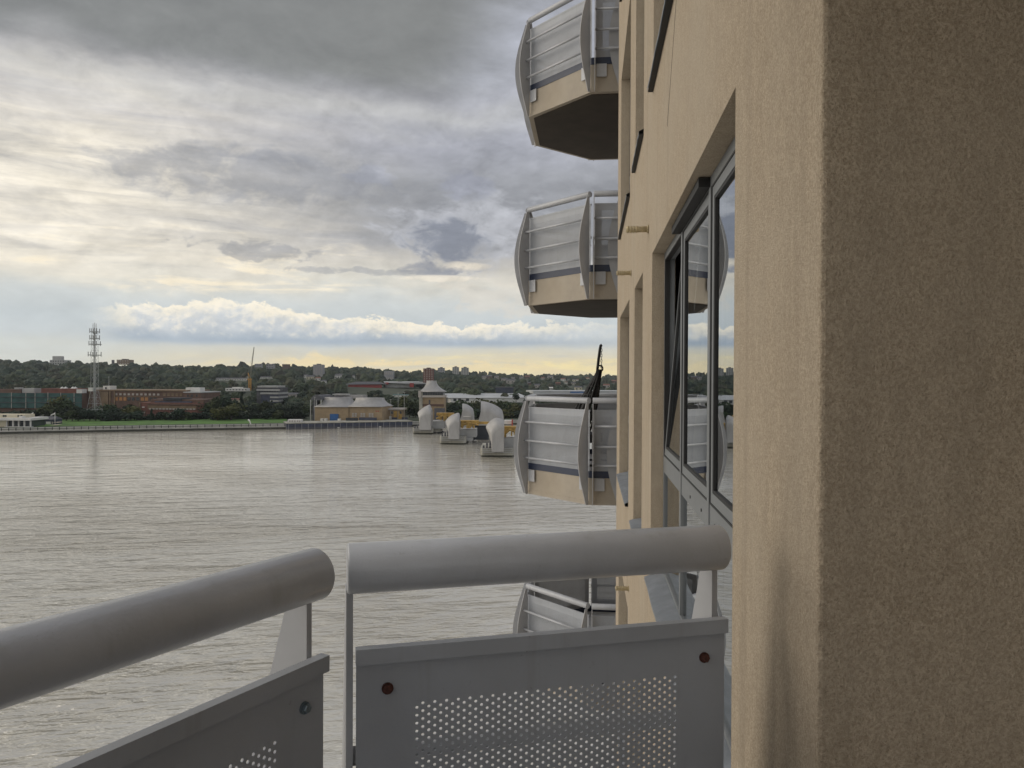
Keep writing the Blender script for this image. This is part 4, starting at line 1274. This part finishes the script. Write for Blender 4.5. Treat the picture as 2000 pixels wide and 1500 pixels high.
def window(kk, idx):
    a, b_, dep = WINS[idx]
    z0, z1 = H + kk * ST + SILL, H + kk * ST + HEAD
    x = FX + dep
    f = MB()
    t = .045
    f.box(x, x + .06, a + .002, a + t, z0 + .002, z1 - .002); f.box(x, x + .06, b_ - t, b_ - .002, z0 + .002, z1 - .002)
    f.box(x, x + .06, a + t, b_ - t, z1 - t, z1 - .002); f.box(x, x + .06, a + t, b_ - t, z0 + .002, z0 + t + .01)
    cuts = {0: [3.011, 3.916], 1: [], 2: [8.82]}[idx]
    ed = [a + t] + [c for c in cuts for _ in (0,)] + [b_ - t]
    for c in cuts: f.box(x - .004, x + .056, c - .024, c + .024, z0 + t + .01, z1 - t)
    zt0, zt1 = H + kk * ST - .58, H + kk * ST - .48
    bounds = [a + t] + cuts + [b_ - t]
    for i, (p, q) in enumerate(zip(bounds, bounds[1:])):
        p2 = p + (.024 if i else 0); q2 = q - (.024 if i < len(bounds) - 2 else 0)
        f.box(x, x + .06, p2, q2, zt0, zt1)
    w = f.build('window', M['frame'], tower_o)
    # screws on the transom
    if idx == 0 and kk == 0:
        s_ = MB()
        for y in (2.62, 2.86, 3.2, 3.55):
            s_.tube([(x - .003, y, zt0 + .04), (x + .001, y, zt0 + .04)], .007, 8)
        s_.build('screw', M['gasket'], w)
    for i, (p, q) in enumerate(zip(bounds, bounds[1:])):
        p2 = p + (.024 if i else 0); q2 = q - (.024 if i < len(bounds) - 2 else 0)
        open_ = idx == 0 and kk == 0 and i == 2
        if open_:
            piv = Vector((x + .02, 0, zt1 + .005)); T = Matrix.Translation(piv) @ Matrix.Rotation(R(4.5), 4, 'Y') @ Matrix.Translation(-piv)
        else: T = Matrix.Identity(4)
        for (u0, u1, sash) in ((zt1, z1 - t, True), (z0 + t + .01, zt0, False)):
            Tm = T if sash else Matrix.Identity(4)
            if sash:
                s_ = MB(); e = .048
                xa, xb = x + .002, x + .05
                s_.box(xa, xb, p2 + .008, p2 + e, u0 + .008, u1 - .008, Tm); s_.box(xa, xb, q2 - e, q2 - .008, u0 + .008, u1 - .008, Tm)
                s_.box(xa, xb, p2 + e, q2 - e, u1 - e, u1 - .008, Tm); s_.box(xa, xb, p2 + e, q2 - e, u0 + .008, u0 + e, Tm)
                s_.build('sash', M['frame'], w)
                g = MB(); gw = .012
                g.box(x + .004, x + .03, p2 + e, p2 + e + gw, u0 + e, u1 - e, Tm); g.box(x + .004, x + .03, q2 - e - gw, q2 - e, u0 + e, u1 - e, Tm)
                g.box(x + .004, x + .03, p2 + e + gw, q2 - e - gw, u1 - e - gw, u1 - e, Tm); g.box(x + .004, x + .03, p2 + e + gw, q2 - e - gw, u0 + e, u0 + e + gw, Tm)
                # dark joint round the sash
                g.box(x - .001, x + .03, p2, p2 + .008, u0, u1); g.box(x - .001, x + .03, q2 - .008, q2, u0, u1)
                g.box(x - .001, x + .03, p2 + .008, q2 - .008, u0, u0 + .008); g.box(x - .001, x + .03, p2 + .008, q2 - .008, u1 - .008, u1)
                g.build('gasket', M['gasket'], w)
                m_ = e + gw
            else: m_ = .004
            pn = MB()
            P = [Vector((x + .012, q2 - m_, u0 + m_)), Vector((x + .012, p2 + m_, u0 + m_)), Vector((x + .012, p2 + m_, u1 - m_)), Vector((x + .012, q2 - m_, u1 - m_))]
            pn.quad(*[Tm @ v for v in P])
            pn.build('pane', M['glass'], w)
            if open_ and sash:
                h_ = MB(); h_.box(x + .01, x + .035, p2 + .06, p2 + .085, u1 - .36, u1 - .18, Tm); h_.box(x - .02, x + .012, p2 + .062, p2 + .083, u1 - .30, u1 - .27, Tm)
                h_.build('handle', M['gasket'], w)
    # lead sill with drip
    s_ = MB()
    ny = 14
    top = []
    for i in range(ny + 1):
        y = a - .01 + (b_ - a + .02) * i / ny
        j = .004 * math.sin(i * 2.1) + .003 * (rng.random() - .5)
        top.append((FX - .036 + j * .4, y, z0 - .005 + j * .3)); top.append((FX - .002, y, z0 + .012 + j)); top.append((x + .002, y, z0 + .035))
    F = [(3 * i + c, 3 * i + c + 1, 3 * i + c + 4, 3 * i + c + 3) for i in range(ny) for c in (0, 1)]
    s_.raw(top, F, True)
    for i in range(ny):
        p, q = top[3 * i], top[3 * i + 3]
        s_.quad(q, p, (p[0], p[1], p[2] - .02), (q[0], q[1], q[2] - .02))
    s_.build('sill', M['lead'], w)
    d = MB(); d.box(FX - .032, FX - .002, a - .005, b_ + .005, z0 - .032, z0 - .022); d.build('sill_underside', M['gasket'], w)


for kk in (-2, -1, 0, 1, 2):
    for idx in (0, 1, 2): window(kk, idx)
d = MB(); d.box(FX + .03, FX + .0735, 3.02, 4.0, H + HEAD - .040, H + HEAD - .004)
d.build('vent_box', M['gasket'], tower_o)
d = MB(); rc = random.Random(3); yy, zz = 3.42, H + 1.9; pr = None
while zz > H + 1.25:
    q = (FX - .0002, yy, zz)
    if pr: d.tube([pr, q], .0013, 4, True, False)
    pr = q; zz -= .03; yy += .03 * .83 + rc.uniform(-.006, .006)
d.build('hairline_crack', M['gasket'], tower_o)
# overflow pipes with ribbed ends
for (y, z, ln) in ((5.16, .985, .15), (7.3, .985, .14), (7.42, -2.02, .13), (5.16, -2.07, .15)):
    p_ = MB(); X0 = FX + .02; x1 = FX - ln
    p_.tube([(X0, y, H + z), (x1, y, H + z)], .02, 14)
    po = p_.build('overflow_pipe', M['brass'], tower_o)
    for i in range(4):
        g = MB(); xx = x1 + .008 + i * .019; g.tube([(xx, y, H + z), (xx + .009, y, H + z)], .0245, 14); g.build('rib', M['brass'], po)
    g = MB(); g.tube([(FX - .012, y, H + z), (FX - .001, y, H + z)], .027, 14); g.build('collar', M['brass'], po)


# ================================================================== balconies
HR, PT = 1.145, 1.006
CORN = [(.797, -1.795), (0, -1.795), (-1.025, -.77), (-1.025, .77), (0, 1.795), (.797, 1.795)]


def perforated(L, z0, z1, name):
    """plate in local (u, 0, z): real round holes in a triangular grid inside a plain margin"""
    a, b_, r = .0108, .0143, .0031
    mg = .10
    nc = int((L - 2 * mg) / a); x0 = (L - nc * a) / 2
    nr = int((z1 - z0 - .2) / b_); zb = z1 - .10 - nr * b_ - b_ / 2
    th = .0015
    ang = np.array([PI / 4 * k for k in range(8)]) + PI / 8 * 0
    ho = np.stack([np.cos(ang) * r, np.sin(ang) * r], 1)
    ro = np.array([(1, 0), (1, 1), (0, 1), (-1, 1), (-1, 0), (-1, -1), (0, -1), (1, -1)]) * np.array([a / 2, b_ / 2])
    cx, cz = [], []
    for i in range(nc):
        for j in range(nr):
            cx.append(x0 + (i + .5) * a); cz.append(zb + (j + .5 + (.5 if i % 2 else 0)) * b_ + 0)
    cx, cz = np.array(cx), np.array(cz); n = len(cx)
    V_ = np.zeros((n, 32, 3))
    for q, (pts, y) in enumerate(((ro, -th), (ho, -th), (ro, th), (ho, th))):
        V_[:, q * 8:(q + 1) * 8, 0] = cx[:, None] + pts[None, :, 0]
        V_[:, q * 8:(q + 1) * 8, 1] = y
        V_[:, q * 8:(q + 1) * 8, 2] = cz[:, None] + pts[None, :, 1]
    fc = []
    for k in range(8):
        k2 = (k + 1) % 8
        fc += [(k, k2, 8 + k2, 8 + k), (16 + k2, 16 + k, 24 + k, 24 + k2), (8 + k, 8 + k2, 24 + k2, 24 + k)]
    fc = np.array(fc)
    F_ = (fc[None] + (np.arange(n) * 32)[:, None, None]).reshape(-1, 4)
    V_ = V_.reshape(-1, 3)
    # margins
    mbx = MB()
    xl, xr = x0, x0 + nc * a; zl, zh = zb, zb + nr * b_
    def fill(p, q, s, t): mbx.box(p, q, -th, th, s, t)
    fill(0, xl, z0, z1); fill(xr, L, z0, z1); fill(xl, xr, z0, zl - .0001)
    fill(xl, xr, zh + b_ / 2 + .0001, z1)
    for i in range(nc):
        xa = x0 + i * a
        if i % 2: fill(xa, xa + a, zl, zl + b_ / 2)
        else: fill(xa, xa + a, zh, zh + b_ / 2)
    base = len(V_)
    V_ = np.concatenate([V_, np.array(mbx.v)]); F_ = np.concatenate([F_, np.array(mbx.f) + base])
    me = bpy.data.meshes.new(name)
    me.vertices.add(len(V_)); me.vertices.foreach_set('co', V_.ravel())
    me.loops.add(len(F_) * 4); me.loops.foreach_set('vertex_index', F_.ravel())
    me.polygons.add(len(F_)); me.polygons.foreach_set('loop_start', np.arange(0, len(F_) * 4, 4))
    me.polygons.foreach_set('use_smooth', np.zeros(len(F_), bool))
    me.materials.append(M['panel']); me.update()
    return me


def fin_mesh():
    n = 24; zt, zb = HR - .042, -.40
    P = []
    for i in range(n + 1):
        t = i / n
        z = zt + (zb - zt) * t
        w = .045 + .165 * math.sin(PI * t) ** 1.1
        P.append((w, z))
    mb = MB(); th = .006
    v = []
    for s_ in (-th, th):
        for w, z in P: v += [(s_, .012, z), (s_, .012 + w, z)]
    m = 2 * (n + 1); F = []
    for i in range(n):
        a = 2 * i
        F += [(a, a + 1, a + 3, a + 2), (m + a + 2, m + a + 3, m + a + 1, m + a), (a + 1, m + a + 1, m + a + 3, a + 3), (a + 2, m + a + 2, m + a, a)]
    F += [(1, 0, m, m + 1), (2 * n, 2 * n + 1, m + 2 * n + 1, m + 2 * n)]
    mb.raw(v, F)
    return mb


def bolt_mesh(name, m):
    mb = MB()
    mb.tube([(0, 0, 0), (0, -.003, 0)], .0105, 16, True, False)
    mb.tube([(0, -.003, 0), (0, -.009, 0), (0, -.011, 0)], [.0085, .0085, .0065], 6, True, False)
    return mb.mesh(name, m)


FIN = fin_mesh().mesh('fin', M['fin'])
BOLT = bolt_mesh('bolt', M['rust']); BOLTZ = bolt_mesh('bolt', M['zinc'])
KINDS = {}


def seg_meshes(key, L):
    if key in KINDS: return KINDS[key]
    g = .022 if key != 'side' else .022
    k = {}
    t = MB(); gr = .031; t.tube([(gr, 0, HR), (gr + .003, 0, HR), (L - gr - .003, 0, HR), (L - gr, 0, HR)], [.0425, .0445, .0445, .0425], 40); k['rail'] = t.mesh('handrail', M['rail'])
    pl = L - 2 * (g + .006) - (.018 if key == 'side' else 0)
    k['panel'] = perforated(pl, .10, PT - .001, 'perforated_panel')
    t = MB(); t.box(-.001, pl + .001, -.015, .0045, PT - .026, PT + .0015); k['hem'] = t.mesh('folded_hem', M['panel'])
    for i, q in enumerate((.376, .675, .952)):
        t = MB(); t.tube([(.04, .085, HR - q), (L - .04, .085, HR - q)], .0175, 14); k['bar%d' % i] = t.mesh('crossbar', M['rail'])
    t = MB(); t.box(0, L, -.055, -.003, .0, .1); k['strip'] = t.mesh('kick_strip', M['navy'])
    t = MB(); t.box(-.075, .075, .0, .010, -.19, -.002); k['plate'] = t.mesh('base_plate', M['rail'])
    KINDS[key] = k
    return k


def balcony(label, origin, rz, z, own=False, group=None, segs=(0, 1, 2, 3, 4), wallfin=False):
    o = thing('balcony', label, 'balcony', (origin[0], origin[1], z), rz, group)
    ins = .012
    s_ = MB()
    poly = [(2.5, -1.78), (-.01, -1.78), (-1.01, -.765), (-1.01, .765), (-.01, 1.78), (2.5, 1.78)]
    s_.prism(poly[::-1], -.40, 0)
    s_.build('floor_slab', M['cream'], o)
    s_ = MB(); s_.prism([(x * .93 + (.16 if x > 1 else 0), y * .95) for x, y in poly][::-1], 0.001, .012); s_.build('floor_finish', M['floor'], o)  # added floor layer, mostly unseen, bounces neutral light onto rails and panels
    s_ = MB(); s_.prism([(x * .93 + (.16 if x > 1 else 0), y * .95) for x, y in poly][::-1], -.412, -.4025); s_.build('soffit', M['soffit'], o)  # thin dark sheet standing for the shade on the underside
    s_ = MB(); c = [(p[0] * 1.006, p[1] * 1.004) for p in poly]; 
    s_.prism([(x + (0 if x > 1 else -.006), y + (.006 if y > 0 else -.006)) for x, y in poly][::-1], -.402, -.345)
    s_.build('slab_nosing', M['cream'], o)
    for i in segs:
        P, Q = Vector((*CORN[i], 0)), Vector((*CORN[i + 1], 0))
        L = (Q - P).length; key = ('side', 'chamfer', 'front', 'chamfer', 'side')[i]
        k = seg_meshes(key, L)
        t = (Q - P).normalized(); ang = math.atan2(t.y, t.x)
        g = .022 + .006
        def put(name, me, u=0.0, n=0.0, flip=False, parent=o):
            p = P + t * u + Vector((-t.y, t.x, 0)) * n
            return link(name, me, parent, loc=p, rz=ang)
        put('handrail', k['rail'])
        pn = put('perforated_panel', k['panel'], g + (.018 if i == 4 else 0), -.012)
        pl = L - 2 * g - (.018 if i in (0, 4) else 0)
        hm = link('folded_hem', k['hem'], pn)
        if own:
            for u, zz, bm in ((.055, PT - .075, BOLT), (pl - .045, PT - .075, BOLT), (.055, .18, BOLT), (pl - .045, .18, BOLT)):
                if i == 3 and u > .3: bm = BOLTZ
                link('bolt', bm, pn, loc=(u, -.0016, zz))
        for u in (.036, L - .036): put('fin', FIN, u)
        for q in range(3): put('crossbar', k['bar%d' % q])
        put('kick_strip', k['strip'])
        for u in (.135, L - .135): put('base_plate', k['plate'], u, .008 if i in (0, 4) else .012)
    if wallfin:
        w = link('fin', FIN, o, loc=(.46, -1.83, 0), rz=PI / 2)
    return o


FZ = H - 1.485
GBAL = 'grey railed balconies stacked up the far corner of the tower'
for kk, lab in ((2, 'topmost far balcony, cut by the top of the picture, dark underside showing'),
                (1, 'far balcony second from the top, just above eye level'),
                (0, 'far balcony at eye level with a black hanging chair on it'),
                (-1, 'lowest far balcony, seen through the gap under the near handrail')):
    balcony(lab, (.010, 13.205), 0, FZ + kk * ST, False, GBAL, wallfin=True)
ob = balcony("viewer's own balcony with thick grey handrails and rusty bolted perforated panels", (.1736, -.3713), R(20.5), FZ, True)
s_ = MB(); s_.box(-.35, XB - .01, YN, Y0 - .003, H + 1.17, H + 1.55); s_.build('recess_ceiling', M['render'], tower_o)

# hanging chair on the far balcony
D = 12.9; k = D / FPX
base = at(1160, 737, D); base.z = FZ
ch = thing('hanging_chair', 'black woven hanging chair with chain on the eye level balcony', 'hanging chair', base, YAW)
Zp = lambda py: H + (737.5 - py) * k - FZ
Xp = lambda px: (px - 1160) * k
mb = MB()
mb.tube([(Xp(1168), .55, .03), (Xp(1166), .5, .5), (Xp(1166), .3, 1.2), (Xp(1168), .1, Zp(722)), (Xp(1169.5), .03, Zp(700)), (Xp(1171.5), 0, Zp(682)), (Xp(1173), 0, Zp(675)), (Xp(1175.2), 0, Zp(673.5))], .024, 10)
mb.tube([(Xp(1168) + .45 * math.cos(a), .25 + .45 * math.sin(a), .025) for a in np.linspace(0, 2 * PI, 17)], .022, 8)
mb.build('stand', M['black'], ch)
mb = MB()
z = Zp(675); i = 0
while z > Zp(722):
    mb.tube([(Xp(1174.5) + .014 * math.cos(a) * (i % 2), .014 * math.cos(a) * ((i + 1) % 2), z - .03 + .028 * math.sin(a)) for a in np.linspace(0, 2 * PI, 9)], .005, 5, False)
    z -= .045; i += 1
mb.build('chain', M['steel'], ch)
bk = MB()
T0 = Vector((Xp(1171.5), 0, Zp(722)))
def basket(t, a):                                  # egg shaped basket, narrow top leaning left as it widens
    zz = T0.z - t * 1.25
    r = .05 + .34 * math.sin(PI * min(1, t * .62 + .01)) ** 1.25
    return Vector((T0.x - t * .44 + r * math.cos(a) * .52, r * math.sin(a), zz))
for j in range(12):
    a = 2 * PI * j / 12
    bk.tube([basket(t, a) for t in np.linspace(0, 1, 10)], .016, 6)
for q in range(1, 9):
    t = q / 9
    bk.tube([basket(t, a + (q % 2) * .26) for a in np.linspace(0, 2 * PI, 17)], .011, 5, False)
for j in range(12):
    a = 2 * PI * j / 12
    bk.tube([basket(t, a + t * 2.2) for t in np.linspace(0, 1, 10)], .008, 5)
    bk.tube([basket(t, a - t * 2.2) for t in np.linspace(0, 1, 10)], .008, 5)
bk.tube([T0 + Vector((.05 * math.cos(a), 0, .02 + .05 * math.sin(a))) for a in np.linspace(0, 2 * PI, 13)], .014, 6, False)
bk.build('basket', M['black'], ch)
mb = MB(); mb.prism([(.3 * math.cos(2 * PI * i / 14) - .15, .36 * math.sin(2 * PI * i / 14)) for i in range(14)], T0.z - 1.2, T0.z - 1.06); mb.build('cushion', M['slate'], ch)

# thin air haze over the whole valley
hz = MB(); hz.box(-9500, 9500, -3300, 9000, -2.5, 160)
ho_ = hz.build('haze', None, None, kind='stuff')
hm_ = bpy.data.materials.new('haze'); hm_.use_nodes = True
ht = hm_.node_tree; ht.nodes.clear()
pv = ht.nodes.new('ShaderNodeVolumePrincipled'); pv.inputs['Color'].default_value = (.80, .86, .92, 1); pv.inputs['Density'].default_value = .000045
oo = ht.nodes.new('ShaderNodeOutputMaterial'); ht.links.new(pv.outputs[0], oo.inputs['Volume'])
ho_.data.materials.append(hm_)
